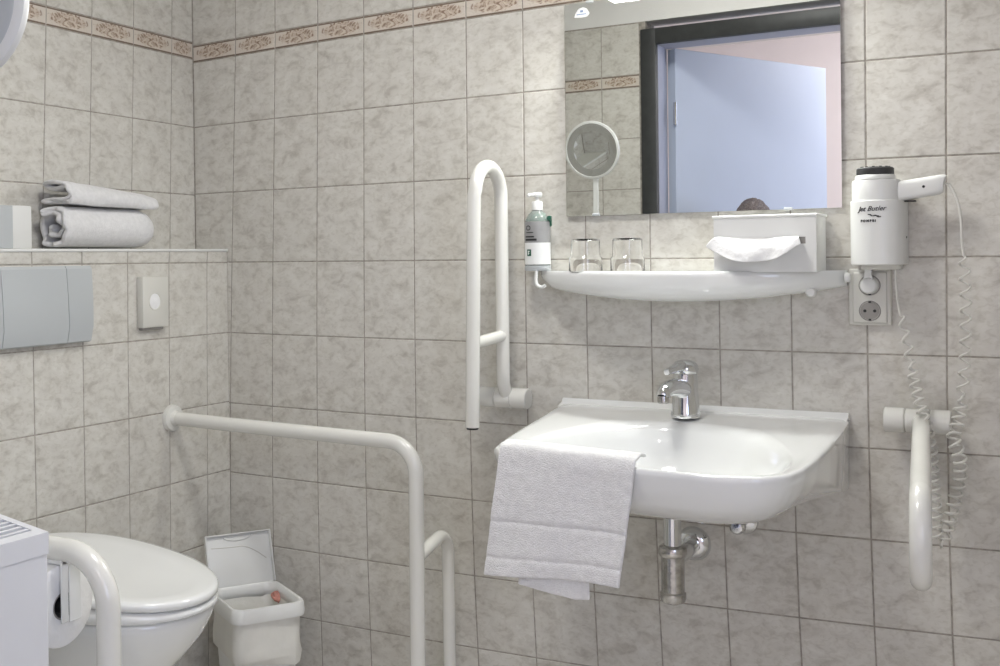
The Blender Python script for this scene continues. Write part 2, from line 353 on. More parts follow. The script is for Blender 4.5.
# hall outside the door
b = BM(); add_box(b, (-0.1, -4.4, 0), (3.4, -4.3, CEILZ)); struct('wall_hall_back', b, HALLPAINT)
b = BM(); add_box(b, (-0.1, -4.3, 0), (0.0, ROOMY-0.12, CEILZ)); struct('wall_hall_left', b, HALLPAINT)
b = BM()
for lo, hi in (((3.3, -4.3, 0), (3.4, -3.6, CEILZ)), ((3.3, -2.4, 0), (3.4, ROOMY, CEILZ)), ((3.3, -3.6, 0), (3.4, -2.4, 0.85)), ((3.3, -3.6, 2.25), (3.4, -2.4, CEILZ))): add_box(b, lo, hi)
add_box(b, (ROOMX+0.1, ROOMY-0.12, 0), (3.4, ROOMY, CEILZ)); struct('wall_hall_right', b, HALLPAINT)
b = BM()
for lo, hi in (((3.32, -3.6, 0.85), (3.38, -3.54, 2.25)), ((3.32, -2.46, 0.85), (3.38, -2.4, 2.25)), ((3.32, -3.54, 0.85), (3.38, -2.46, 0.91)), ((3.32, -3.54, 2.19), (3.38, -2.46, 2.25)), ((3.33, -3.02, 0.91), (3.37, -2.98, 2.19))): add_box(b, lo, hi, 0.004)
struct('window_1', b, PLASTIC)
b = BM(); add_box(b, (3.345, -3.54, 0.91), (3.349, -2.46, 2.19)); o = obj('pane', b, GLASSWIN, bpy.data.objects['window_1'])

# door: dark frame, pale leaf standing open into the hall
door = bpy.data.objects.new('door_1', None); COL.objects.link(door); door.location = (DOORX0, ROOMY, 0); door['kind'] = 'structure'
b = BM(); FO = 0.061
for lo, hi in (((DOORX0-FO, ROOMY-0.135, 0), (DOORX0, ROOMY+0.014, DOORTOP+0.061)), ((DOORX1, ROOMY-0.135, 0), (DOORX1+FO, ROOMY+0.014, DOORTOP+0.061)), ((DOORX0-0.004, ROOMY-0.135, DOORTOP), (DOORX1+0.004, ROOMY+0.014, DOORTOP+0.061))): add_box(b, lo, hi, 0.003)
obj('door_frame', b, FRAMEM, door)
b = BM(); add_box(b, (DOORX0-0.003, ROOMY-0.125, 0), (DOORX0+0.002, ROOMY-0.012, DOORTOP), 0.0005, 1); add_box(b, (DOORX1-0.002, ROOMY-0.125, 0), (DOORX1+0.003, ROOMY-0.012, DOORTOP), 0.0005, 1); add_box(b, (DOORX0, ROOMY-0.125, DOORTOP-0.002), (DOORX1, ROOMY-0.012, DOORTOP+0.003), 0.0005, 1); lbl(obj('lit_reveal', b, REVEAL, door), 'inner faces of the frame, lilac-grey for the hall light on them')
ang = math.atan2(-0.87, 0.423)
LM = Matrix.Translation((DOORX0+0.020, ROOMY-0.125, 0)) @ Matrix.Rotation(ang, 4, 'Z')
b = BM(); add_box(b, (0, -0.02, 0.008), (0.965, 0.02, 2.024), 0.002, 1, LM); leaf = obj('door_leaf', b, LEAFM, door)
b = BM()
for hz in (0.25, 1.72): add_tube(b, [LM @ Vector((-0.006, 0.024, hz)), LM @ Vector((-0.006, 0.024, hz+0.09))], 0.007, 12)
obj('hinge', b, CHROME, leaf)
b = BM(); add_box(b, (0.85, 0.02, 0.96), (0.89, 0.026, 1.16), 0.002, 1, LM); add_tube(b, fillet([LM @ Vector(p) for p in ((0.87, 0.024, 1.05), (0.87, 0.07, 1.05), (0.76, 0.07, 1.05))], 0.012), 0.009, 12); obj('handle', b, CHROME, leaf)

# ------------------------------------------------------------------ lamps
t = thing('mirror_lamp', 'white strip lamp on the wall just above the mirror', 'lamp', (1.4625, 0, 1.83))
b = BM(); add_box(b, (1.245, -0.102, 1.822), (1.70, -0.002, 1.905), 0.006, 3); obj('housing', b, PLASTIC, t)
b = BM(); add_box(b, (1.252, -0.098, 1.814), (1.693, -0.012, 1.8235), 0.003, 2); obj('diffuser', b, GLOW, t)
t = thing('ceiling_fill_lamp', 'unseen round ceiling lamp added as fill light for the bathroom', 'lamp', (1.25, -0.95, 2.45))  # unseen lamp added for general light, dome shaped to spread it
b = BM(); add_lathe(b, [(0.0, 2.45), (0.2, 2.45), (0.2, 2.435), (0.185, 2.43)], (1.25, -0.95, 0)); obj('base_plate', b, PLASTIC, t)
b = BM(); add_lathe(b, [(0.183, 2.431), (0.179, 2.424), (0.165, 2.416), (0.125, 2.407), (0.06, 2.402), (0.0, 2.401)], (1.25, -0.95, 0)); obj('diffuser', b, GLOWC, t)

# ------------------------------------------------------------------ mirror
t = thing('wall_mirror', 'large frameless rectangular mirror on the tiled wall above the shelf', 'mirror', (1.467, 0, 1.30))
b = BM(); add_box(b, (1.1585, -0.012, 1.300), (1.7775, -0.004, 1.806)); obj('glass', b, MIRROR, t, None)
b = BM(); add_box(b, (1.1625, -0.0045, 1.304), (1.7735, -0.0005, 1.802)); obj('backing', b, DARKGREY, t)
for x, z, s in ((1.232, 1.302, -1), (1.668, 1.301, -1), (1.222, 1.806, 1), (1.70, 1.806, 1)):
    b = BM(); add_box(b, (x-0.009, -0.0155, z-0.003), (x+0.009, -0.001, z+0.003), 0.0012, 2); lbl(obj('mirror_clip', b, GREYPL, t), 'small chrome clip')
b = BM(); pr = [(-0.019, -0.011), (-0.016, -0.001), (-0.008, 0.009), (0.003, 0.012), (0.012, 0.008), (0.016, 0.0), (0.019, -0.003), (0.014, -0.011), (0.0, -0.0125)]
loft(b, [[Vector((1.203+x, -0.0122, 1.783+z)) for x, z in pr], [Vector((1.203+x, -0.0128, 1.783+z)) for x, z in pr]]); st = lbl(obj('sticker', b, LABELW, t), 'small white sticker with a blue mark')
b = BM(); add_box(b, (1.190, -0.0132, 1.7775), (1.214, -0.0127, 1.7795)); add_box(b, (1.199, -0.0132, 1.783), (1.206, -0.0127, 1.788)); obj('sticker_print', b, BLUEINK, st)

# ------------------------------------------------------------------ washbasin
def angle_outline(poly_pts, cen, n):
    """resample a closed star-shaped outline at n equal angles"""
    out = []; m = len(poly_pts)
    for k in range(n):
        a = 2*PI*k/n; dx, dy = math.cos(a), math.sin(a); best = None
        for q in range(m):
            x1, y1 = poly_pts[q][0]-cen[0], poly_pts[q][1]-cen[1]; x2, y2 = poly_pts[(q+1) % m][0]-cen[0], poly_pts[(q+1) % m][1]-cen[1]
            ex, ey = x2-x1, y2-y1; den = dx*ey-dy*ex
            if abs(den) < 1e-12: continue
            tt = (x1*ey-y1*ex)/den; s = (x1*dy-y1*dx)/den
            if -1e-9 <= s <= 1+1e-9 and tt > 0 and (best is None or tt > best): best = tt
        out.append((cen[0]+dx*best, cen[1]+dy*best))
    return out
def closed_spline(pts, n=10):
    p = [Vector((*q, 0)) for q in pts]; m = len(p); out = []
    for i in range(m):
        a, b_, c, d = p[i-1], p[i], p[(i+1) % m], p[(i+2) % m]
        for k in range(n):
            t_ = k/n; v = 0.5*((2*b_)+(c-a)*t_+(2*a-5*b_+4*c-d)*t_*t_+(3*b_-a-3*c+d)*t_**3); out.append((v.x, v.y))
    return out
basin = thing('washbasin', 'white ceramic wall-hung washbasin with a towel over its front rim', 'washbasin', (1.46, 0, 0.70))
N = 144; BC = (1.49, -0.34)
outer_pts = [(1.140, -0.001), (1.788, -0.001), (1.795, -0.15), (1.797, -0.30), (1.796, -0.44), (1.790, -0.53), (1.775, -0.588), (1.74, -0.622), (1.69, -0.635), (1.643, -0.638), (1.534, -0.628), (1.45, -0.615), (1.37, -0.601), (1.30, -0.591), (1.245, -0.578), (1.214, -0.553), (1.203, -0.51), (1.192, -0.43), (1.178, -0.33), (1.160, -0.17)]
out = angle_outline(outer_pts, BC, N)
bowl_pts = closed_spline([(1.240, -0.44), (1.262, -0.335), (1.318, -0.235), (1.41, -0.178), (1.52, -0.172), (1.64, -0.235), (1.728, -0.37), (1.755, -0.475), (1.742, -0.56), (1.68, -0.600), (1.60, -0.604), (1.50, -0.592), (1.37, -0.568), (1.275, -0.535)])
bowl = angle_outline(bowl_pts, BC, N)
def rimz(y): return 0.853+0.026*(y/0.62)           # the deck falls towards the front
def ring(src, f): return [Vector(f(x, y)) for x, y in src]
def lerp2(a, b_, t_): return [(p[0]+(q[0]-p[0])*t_, p[1]+(q[1]-p[1])*t_) for p, q in zip(a, b_)]
def shell(s, h):
    """underside ring: plan scaled about the middle; h = how far down from the lower edge of the side to the bottom"""
    o_ = []
    for x, y in out:
        bk = max(0.0, 1+y/0.52); bk = bk*bk*(3-2*bk)
        ze = 0.808+(0.705-0.808)*bk; zz = ze+(0.711-0.006*bk-ze)*h
        o_.append(Vector((BC[0]+(x-BC[0])*s, min(-0.001, BC[1]+(y-BC[1])*s), zz)))
    return o_
bm = BM(); rings = []
for s_, h_ in ((0.12, 1.0), (0.34, 0.99), (0.52, 0.96), (0.66, 0.90), (0.77, 0.80), (0.86, 0.65), (0.92, 0.47), (0.958, 0.29), (0.980, 0.14), (0.993, 0.0)): rings.append(shell(s_, h_))
rings.append([Vector((x, y, rimz(y)-0.012)) for x, y in out]); rings.append([Vector((x, y, rimz(y)-0.004)) for x, y in out])
def inset(q): return lerp2(out, [BC]*N, q)
def deck(src, dz):
    o_ = []
    for x, y in src: o_.append(Vector((x, min(y, -0.001), rimz(y)+dz)))
    return o_
rings.append(deck(lerp2(out, bowl, 0.06), 0.0)); rings.append(deck(lerp2(out, bowl, 0.20), 0.001))
rings.append(deck(lerp2(out, bowl, 0.5), -0.002)); rings.append(deck(lerp2(out, bowl, 0.82), -0.004)); rings.append(deck(lerp2(out, bowl, 0.95), -0.006))
DR = (1.475, -0.30)
for t_, dz in ((0.03, -0.016), (0.08, -0.035), (0.16, -0.065), (0.28, -0.093), (0.46, -0.113), (0.68, -0.124), (0.93, -0.130)):
    rings.append([Vector((x+(DR[0]-x)*t_, y+(DR[1]-y)*t_, 0.84+dz if dz < -0.05 else rimz(y)-0.004+dz)) for x, y in bowl])
loft(bm, rings, True, True, True); obj('basin_body', bm, CERAMIC, basin, 60)
# raised ridge along the wall
b = BM(); rid = [(0.0, 0.0), (0.0, 0.022), (-0.006, 0.0235), (-0.011, 0.021), (-0.016, 0.014), (-0.030, 0.011), (-0.045, 0.006)]
loft(b, [[Vector((x, y-0.001, 0.8405+z)) for y, z in rid] for x in [1.142+0.644*k/20 for k in range(21)]], True); obj('back_ridge', b, CERAMIC, basin, 60)
b = BM(); add_lathe(b, [(0.0, 0.712), (0.026, 0.712), (0.030, 0.7145), (0.026, 0.717), (0.012, 0.716), (0.0, 0.7155)], (*DR, 0), n=28); lbl(obj('drain', b, CHROME, basin), 'chrome waste ring')

# faucet
t = thing('faucet', 'chrome single-lever mixer tap at the back of the washbasin', 'faucet', (1.473, -0.105, 0.852))
FX, FYY = 1.466, -0.105
b = BM(); add_lathe(b, [(0.0, 0.8487), (0.0315, 0.8487), (0.032, 0.853), (0.0305, 0.862), (0.029, 0.88), (0.0275, 0.91), (0.0265, 0.934), (0.0262, 0.944), (0.0, 0.944)], (FX, FYY, 0)); obj('body', b, CHROME, t)
b = BM(); pth = spline([(FX, FYY+0.005, 0.905), (FX-0.003, FYY-0.045, 0.918), (FX-0.008, FYY-0.090, 0.921), (FX-0.011, FYY-0.116, 0.915), (FX-0.012, FYY-0.122, 0.905)], 7)
add_tube(b, pth, [0.0215-0.0065*min(1, k/24) for k in range(len(pth))], 18); sp = obj('spout', b, CHROME, t)
b = BM(); add_lathe(b, [(0.0, 0.0), (0.0115, 0.0), (0.0122, -0.003), (0.0122, -0.014), (0.0105, -0.016), (0.0, -0.0155)], (FX-0.012, FYY-0.1225, 0.908), n=24); obj('aerator', b, WORNCHROME, sp)
b = BM(); add_lathe(b, [(0.0, 0.9445), (0.0265, 0.9445), (0.0285, 0.948), (0.029, 0.955), (0.0272, 0.963), (0.021, 0.970), (0.010, 0.974), (0.0, 0.975)], (FX, FYY, 0)); le = obj('lever_cap', b, CHROME, t)
b = BM(); pth = spline([(FX, FYY-0.005, 0.958), (FX-0.004, FYY-0.04, 0.961), (FX-0.010, FYY-0.075, 0.957), (FX-0.012, FYY-0.098, 0.955)], 6)
add_tube(b, pth, [0.014, 0.0135, 0.013, 0.012, 0.0115, 0.011, 0.0105, 0.010, 0.0095, 0.009, 0.0085, 0.008, 0.0078, 0.0075, 0.0073, 0.007, 0.007, 0.0068, 0.0062][:len(pth)], 16); obj('lever', b, CHROME, le)
b = BM(); add_tube(b, [(FX+0.005, FYY+0.03, 0.85), (FX+0.005, FYY+0.034, 0.895)], 0.0025, 10); add_lathe(b, [(0.0, 0.0), (0.005, 0.002), (0.0055, 0.007), (0.003, 0.011), (0.0, 0.012)], (FX+0.005, FYY+0.034, 0.893), n=16); obj('popup_rod', b, CHROME, t)

# bottle trap under the basin
t = thing('bottle_trap', 'worn chrome bottle trap hanging under the washbasin', 'drain trap', (1.462, -0.2, 0.46))
TX, TY = 1.462, -0.2
b = BM(); add_lathe(b, [(0.0, 0.711), (0.024, 0.711), (0.024, 0.690), (0.0185, 0.688), (0.0185, 0.575), (0.0, 0.575)], (TX, TY, 0)); obj('inlet_pipe', b, CHROME, t)
b = BM(); add_lathe(b, [(0.0, 0.588), (0.0225, 0.588), (0.0285, 0.584), (0.030, 0.578), (0.030, 0.570), (0.027, 0.565), (0.0, 0.565)], (TX, TY, 0)); obj('collar_nut', b, WORNCHROME, t)
b = BM(); add_lathe(b, [(0.0, 0.570), (0.0245, 0.570), (0.0245, 0.486), (0.0, 0.486)], (TX, TY, 0)); obj('bottle', b, WORNCHROME, t)
b = BM(); add_lathe(b, [(0.0, 0.490), (0.0245, 0.490), (0.0272, 0.487), (0.0272, 0.476), (0.025, 0.469), (0.018, 0.465), (0.0, 0.464)], (TX, TY, 0)); obj('bottle_cap', b, WORNCHROME, t)
b = BM(); add_tube(b, [(TX, TY, 0.546), (TX-0.004, -0.12, 0.546), (TX-0.010, -0.004, 0.546)], 0.0165, 20); obj('outlet_pipe', b, CHROME, t)
b = BM(); add_lathe(b, [(0.0165, 0.0), (0.039, 0.0), (0.037, 0.008), (0.026, 0.016), (0.0168, 0.018)], (TX-0.010, 0, 0.546), (0, -1, 0)); obj('wall_rosette', b, CHROME, t)
b = BM(); add_box(b, (TX-0.004, TY-0.0255, 0.528), (TX+0.004, TY-0.0235, 0.536), 0.001, 1); obj('maker_stamp', b, WORNCHROME, t)

# angle valve
t = thing('angle_valve', 'small chrome angle valve on the wall below the washbasin', 'valve', (1.565, 0, 0.625))
VX, VZ = 1.566, 0.610
b = BM(); add_lathe(b, [(0.008, 0.0), (0.030, 0.0), (0.028, 0.006), (0.018, 0.012), (0.009, 0.013)], (VX, 0, VZ), (0, -1, 0)); obj('wall_rosette', b, CHROME, t)
b = BM(); add_tube(b, [(VX, 0, VZ), (VX, -0.055, VZ)], 0.0095, 16); add_tube(b, [(VX, -0.042, VZ-0.004), (VX, -0.042, VZ+0.06)], 0.0075, 14); obj('valve_body', b, WORNCHROME, t)
b = BM()
for k in range(6):
    pass
add_lathe(b, [(0.0, 0.05), (0.013, 0.05), (0.0165, 0.054), (0.0165, 0.072), (0.012, 0.077), (0.0, 0.078)], (VX, 0, VZ), (0, -1, 0), n=12); obj('knob', b, CHROME, t, 20)

# ------------------------------------------------------------------ cloth helpers
def cloth(name, fn, nu, nv, m, parent=None, thick=0.006, sub=1, origin=None, rough=0.0):
    bm = BM(); g = [[bm.verts.new(fn(u/nu, v/nv)) for u in range(nu+1)] for v in range(nv+1)]
    for v in range(nv):
        for u in range(nu): bm.faces.new((g[v][u], g[v][u+1], g[v+1][u+1], g[v+1][u]))
    o = obj(name, bm, m, parent, 180, origin); mod(o, 'SOLIDIFY', thickness=thick, offset=0)
    if sub: mod(o, 'SUBSURF', levels=sub, render_levels=sub)
    return o
def nz(x, y, z, s=1.0): return noise.noise(Vector((x*s, y*s, z*s)))

# hand towel over the front rim (left half)
t = thing('hand_towel', 'white terry hand towel draped over the front rim of the washbasin', 'towel', (1.36, -0.62, 0.57))
def edge_y(x): return -0.578-0.50*max(0, min(1, (x-1.245)/0.40))*0.105
def drape(u, v, lay):
    # v: 0 inside the bowl, over the rim at 0.2, then down the front
    xl, xr = 1.243, 1.524
    L0, L1 = (0.055, 0.246) if lay == 0 else (0.05, 0.258)
    s = v*(L0+L1)
    x = xl+(xr-xl)*u; rim = edge_y(x); off = 0.011 if lay == 0 else 0.004
    zr_ = rimz(rim)+0.004
    if s < L0:
        q = (L0-s); y = rim+q*0.85+0.004; z = zr_+off+0.003*math.sin(q/L0*PI)-0.10*max(0, q-0.022)
        xx = x
    else:
        q = s-L0; bend = min(q, 0.022)/0.022; y = rim-(off+0.006)*math.sin(bend*PI/2); z = zr_+off*math.cos(bend*PI/2)-max(0, q-0.008)
        f = max(0, q-0.02)/L1
        y -= 0.012*f+0.010*f*math.sin(u*5.2+0.8)*(1 if lay == 0 else 0.6); y += 0.006*nz(u*3, f*2, lay*5)
        xx = x-0.030*f+0.006*f*nz(u*2, f*3, 3)
        if lay == 0: z += f*(0.006*math.sin((u-0.1)*PI*0.9)+0.018*u)
        else: z += 0.018*f*(abs(u-0.62)*1.6-0.45); xx += 0.012*f
        # woven border grooves
        if lay == 0:
            for c0 in (0.655, 0.885): y += 0.0028*math.exp(-((v-c0)/0.013)**2)
    y += 0.0012*nz(x*70, z*70, 1.3); z += 0.0008*nz(x*90, s*90, 7.3)
    return Vector((xx, y, z))
lbl(cloth('towel_front', lambda u, v: drape(u, v, 0), 48, 72, TOWEL, t, 0.007), 'front layer with woven border bands')
def drape_back(u, v): return drape(0.22+u*0.50, 0.18+v*0.82, 1)
cloth('towel_back_fold', drape_back, 30, 50, TOWEL, t, 0.005)

# ------------------------------------------------------------------ shelf above the basin
t = thing('porcelain_shelf', 'long white porcelain shelf on the wall under the mirror', 'shelf', (1.44, 0, 1.12))
b = BM(); rings = []; K = 48
for k in range(K+1):
    u = k/K; x = 1.094+(1.786-1.094)*u
    e = max(0.0, 1-abs((u-0.5)*2)**2.4); yf = -0.022-0.128*e**0.75
    zt = 1.170-0.004*u; zb_ = zt-0.026-0.042*(max(0, math.sin(PI*(0.05+0.93*u)))**0.8)
    if u < 0.06: zb_ = zt-0.018-(zt-0.018-zb_)*(u/0.06)
    sec = [(0.0, zt), (yf*0.45, zt-0.004), (yf*0.80, zt-0.005), (yf*0.90, zt-0.002), (yf*0.96, zt+0.001), (yf, zt-0.003), (yf*1.0, zt-0.012), (yf*0.985, zt-0.45*(zt-zb_)), (yf*0.93, zt-0.72*(zt-zb_)), (yf*0.80, zt-0.90*(zt-zb_)), (yf*0.55, zb_), (yf*0.2, zb_-0.002), (0.0, zb_)]
    rings.append([Vector((x, y-0.001, z)) for y, z in sec])
loft(b, rings); obj('shelf_body', b, CERAMIC, t, 60)
b = BM(); add_lathe(b, [(0.0, 0.052), (0.0085, 0.052), (0.011, 0.056), (0.011, 0.066), (0.008, 0.071), (0.0, 0.072)], (1.722, 0, 1.122), (0, -1, 0), n=22); lbl(obj('fixing_cap', b, PLASTIC, t), 'round white fixing cap')
b = BM(); add_lathe(b, [(0.0, 0.0), (0.0105, 0.0), (0.0105, 0.006), (0.008, 0.010), (0.0, 0.011)], (1.7845, -0.030, 1.152), (1, 0, 0), n=22); obj('end_cap', b, PLASTIC, t)

# two tumblers, upside down on the shelf
def tumbler(x, y, z, label):
    t = thing('drinking_glass', label, 'glass', (x, y, z), 'tumblers on the shelf')
    b = BM(); add_lathe(b, [(0.0370, 0.001), (0.0378, 0.0), (0.0385, 0.001), (0.0385, 0.031), (0.0378, 0.034), (0.0350, 0.037), (0.0342, 0.040), (0.0332, 0.074), (0.0322, 0.0765), (0.030, 0.0775), (0.0, 0.0775), (0.0, 0.0745), (0.030, 0.0745), (0.0318, 0.0725), (0.0328, 0.040), (0.0335, 0.0365), (0.0362, 0.0335), (0.0370, 0.0305), (0.0370, 0.001)], (x, y, z), n=48)
    bmesh.ops.delete(b, geom=[f for f in b.faces if len(f.verts) > 4], context='FACES'); bmesh.ops.remove_doubles(b, verts=b.verts, dist=0.00005); obj('tumbler_wall', b, GLASS, t, 35); return t
tumbler(1.231, -0.082, 1.1664, 'clear tumbler upside down on the shelf, nearer the soap dispenser')
tumbler(1.331, -0.082, 1.1661, 'clear tumbler upside down on the shelf, nearer the tissue box')

# tissue box
t = thing('tissue_box', 'white tissue box on the shelf with a tissue pulled from its front slot', 'tissue box', (1.64, -0.07, 1.166))
b = BM(); x0, x1, y0, y1, z0, z1 = 1.537, 1.745, -0.128, -0.014, 1.1656, 1.283
add_box(b, (x0, y0+0.004, z0), (x1, y1, z1), 0.002, 1)
sl = (1.550, 1.724, 1.224, 1.238)
for lo, hi in (((x0, y0, z0), (x1, y0+0.004, sl[2])), ((x0, y0, sl[3]), (x1, y0+0.004, z1-0.001)), ((x0, y0, sl[2]), (sl[0], y0+0.004, sl[3])), ((sl[1], y0, sl[2]), (x1, y0+0.004, sl[3]))): add_box(b, lo, hi)
obj('box', b, PLASTIC, t, 20)
b = BM(); add_box(b, (sl[0], y0+0.0025, sl[2]), (sl[1], y0+0.0042, sl[3])); lbl(obj('slot', b, TAUPE, t), 'dark slot')
b = BM(); add_box(b, (x0-0.003, y0-0.003, z1-0.003), (x1+0.003, y1+0.002, z1+0.003), 0.0015, 1); obj('lid', b, PLASTIC, t, 20)
def tis(u, v):
    x = 1.712-0.150*u-0.026*v*(u-0.35); f = v
    drop = (0.016+0.040*max(0.0, math.sin(u*PI*0.92))**1.4+0.005*math.sin(u*9))*f; out_ = 0.026*math.sin(min(1, f*1.6)*PI/2)+0.012*f
    y = y0+0.004-out_-0.010*f*math.sin(u*11)-0.004*nz(u*6, f*3, 2)
    z = 1.2385-drop+0.010*math.sin(f*PI)*(0.6+0.4*math.sin(u*8))
    if u > 0.8: x -= (u-0.8)*0.10*f; z += 0.03*(u-0.8)*f
    return Vector((x, y, z))
cloth('tissue', tis, 44, 16, PAPER, t, 0.0015)

# ------------------------------------------------------------------ soap dispenser on the wall
t = thing('soap_dispenser', 'clear pump soap bottle with grey and white label on the wall beside the mirror', 'soap dispenser', (1.097, -0.046, 1.172))
SX, SY = 1.097, -0.046
b = BM(); add_lathe(b, [(0.0, 1.174), (0.027, 1.174), (0.0295, 1.178), (0.0300, 1.186), (0.0300, 1.284), (0.028, 1.294), (0.022, 1.305), (0.0145, 1.313), (0.012, 1.316), (0.012, 1.320), (0.0, 1.320)], (SX, SY, 0)); obj('bottle', b, SOAP, t)
b = BM(); add_lathe(b, [(0.0302, 1.238), (0.0308, 1.238), (0.0308, 1.288), (0.0302, 1.288)], (SX, SY, 0), n=48); bmesh.ops.delete(b, geom=[f for f in b.faces if len(f.verts) > 4], context='FACES'); lbl(obj('label_upper', b, LABELG, t), 'grey upper label'); 
b = BM(); add_lathe(b, [(0.0302, 1.186), (0.0308, 1.186), (0.0308, 1.2378), (0.0302, 1.2378)], (SX, SY, 0), n=48); bmesh.ops.delete(b, geom=[f for f in b.faces if len(f.verts) > 4], context='FACES'); lbl(obj('label_lower', b, LABELW, t), 'white lower label')
def on_cyl(bm, cx, cy, r):
    for v in bm.verts:
        a = (v.co.x-cx)/r; d = v.co.y-cy+r; v.co.x = cx+(r-d)*math.sin(a); v.co.y = cy-(r-d)*math.cos(a)
yaw_s = 0.16
b = BM(); 
for zz, x0_, x1_, hh in ((1.252, -0.022, 0.004, 0.0035), (1.262, -0.018, 0.002, 0.002), (1.245, -0.022, 0.010, 0.005)): 
    for k in range(8): add_box(b, (SX+x0_+(x1_-x0_)*k/8, SY-0.0314, zz-hh/2), (SX+x0_+(x1_-x0_)*(k+1)/8, SY-0.0308, zz+hh/2))
for k in range(10):
    aa = 2*PI*k/10; add_box(b, (SX-0.012+0.006*math.cos(aa)-0.0012, SY-0.0314, 1.273+0.005*math.sin(aa)-0.0012), (SX-0.012+0.006*math.cos(aa)+0.0012, SY-0.0308, 1.273+0.005*math.sin(aa)+0.0012))
on_cyl(b, SX, SY, 0.0308); lbl(obj('label_print', b, INK, t, None), 'black printed lines on the label')
b = BM(); 
for k in range(4): add_box(b, (SX-0.016+0.003*k, SY-0.0314, 1.206), (SX-0.016+0.003*(k+1), SY-0.0308, 1.222))
on_cyl(b, SX, SY, 0.0308); em = lbl(obj('emblem', b, GREENM, t, None), 'dark green square emblem')
b = BM(); add_box(b, (SX-0.0125, SY-0.0320, 1.209), (SX-0.0105, SY-0.0314, 1.219)); add_box(b, (SX-0.0125, SY-0.0320, 1.2165), (SX-0.0075, SY-0.0314, 1.2185)); add_box(b, (SX-0.0125, SY-0.0320, 1.212), (SX-0.0085, SY-0.0314, 1.2135)); on_cyl(b, SX, SY, 0.0308); obj('emblem_mark', b, LABELW, em, None)
b = BM(); add_lathe(b, [(0.0, 1.2885), (0.0185, 1.2885), (0.017, 1.301), (0.012, 1.308), (0.0, 1.308)], (SX, SY-0.002, 0), n=24); lbl(obj('print_back', b, GREENM, t), 'green leaf print seen through the bottle')
b = BM(); add_lathe(b, [(0.0, 1.316), (0.0135, 1.316), (0.0135, 1.334), (0.012, 1.337), (0.005, 1.338), (0.005, 1.350), (0.0, 1.350)], (SX, SY, 0), n=24); pu = lbl(obj('pump_collar', b, PLASTIC, t), 'white ribbed pump collar')
b = BM(); add_lathe(b, [(0.0, 1.347), (0.010, 1.347), (0.0125, 1.350), (0.0125, 1.355), (0.010, 1.358), (0.0, 1.359)], (SX, SY, 0), n=24); add_tube(b, [(SX, SY, 1.353), (SX-0.010, SY-0.020, 1.3525), (SX-0.013, SY-0.026, 1.350)], 0.0042, 12); obj('pump_head', b, PLASTIC, pu)
t = thing('bottle_holder', 'white wall holder with a curved hook under the soap bottle', 'holder', (1.097, 0, 1.15))
b = BM(); add_lathe(b, [(0.0, 1.1708), (0.0305, 1.1708), (0.0315, 1.172), (0.0315, 1.183), (0.0305, 1.183), (0.0305, 1.1738), (0.0, 1.1738)], (SX, SY, 0)); obj('ring', b, GREYPL, t)
b = BM(); add_box(b, (SX-0.016, -0.015, 1.170), (SX+0.016, -0.001, 1.30), 0.003, 2); obj('backplate', b, PLASTIC, t)
b = BM(); add_tube(b, spline([(SX+0.008, SY-0.026, 1.173), (SX+0.006, SY-0.027, 1.150), (SX+0.009, SY-0.027, 1.137), (SX+0.020, SY-0.027, 1.132), (SX+0.030, SY-0.027, 1.136)], 6), 0.0042, 12); obj('hook', b, PLASTIC, t)
b = BM(); add_lathe(b, [(0.0, 0), (0.0055, 0.0), (0.0055, 0.010), (0.0, 0.010)], (1.128, SY, 1.296), (0.3, -1, 0), n=16); add_box(b, (1.122, SY+0.002, 1.276), (1.131, SY+0.010, 1.302), 0.002, 1); lbl(obj('lock_tab', b, GREENM, t), 'dark green lock tab')

# ------------------------------------------------------------------ hair dryer in its wall holder
HX, HY = 1.8535, -0.072
t = thing('dryer_holder', 'white barrel-shaped wall holder of the hair dryer, printed with black lettering', 'hair dryer holder', (HX, 0, 1.18))
def barrel(r, cx, z, n=48, flat=True):
    """front a half round, back flat against the wall"""
    p = []
    for k in range(n+1):
        a = PI+PI*k/n; p.append(Vector((cx+r*math.cos(a), HY+r*0.85*math.sin(a), z)))
    p.append(Vector((cx+r, -0.002, z))); p.append(Vector((cx-r, -0.002, z))); return p
b = BM(); rr = 0.0505
loft(b, [barrel(rr-0.002, HX, 1.178), barrel(rr, HX, 1.180), barrel(rr, HX, 1.308), barrel(rr-0.001, HX, 1.309)]); obj('housing', b, PLASTIC, t, 30)
b = BM(); rr = 0.0455; loft(b, [barrel(rr, HX-0.002, 1.3085), barrel(rr, HX-0.002, 1.346), barrel(rr-0.002, HX-0.002, 1.351)]); obj('upper_collar', b, PLASTIC, t, 30)
b = text_bm('Jet Butler', 0.0138, (HX-0.006, HY-0.0432, 1.2875), (1, 0, 0.02), (0, 0, 1), 0.42, 0.0008, 0.0); on_b = b
def on_barrel(bm, r):
    for v in bm.verts:
        a = (v.co.x-HX)/r; d = v.co.y-(HY-0.85*r); v.co.x = HX+(r-d)*math.sin(a); v.co.y = HY-(r-d)*0.85*math.cos(a)
for v in b.verts: v.co.y = HY-0.0430-0.0005+(v.co.y-(HY-0.0432))
on_barrel(b, 0.0505); obj('brand_lettering', b, INK, t, None)
b = text_bm('P O M P E I', 0.0062, (HX-0.012, HY-0.0432, 1.2655), (1, 0, 0), (0, 0, 1), 0.0, 0.0008, 0.0004)
for v in b.verts: v.co.y = HY-0.0430-0.0005+(v.co.y-(HY-0.0432))
on_barrel(b, 0.0505); obj('model_lettering', b, INK, t, None)
b = BM()
fl_ = [(-0.012+0.002*k, 0.0013*math.sin(k*1.1)-0.0004*k) for k in range(13)]
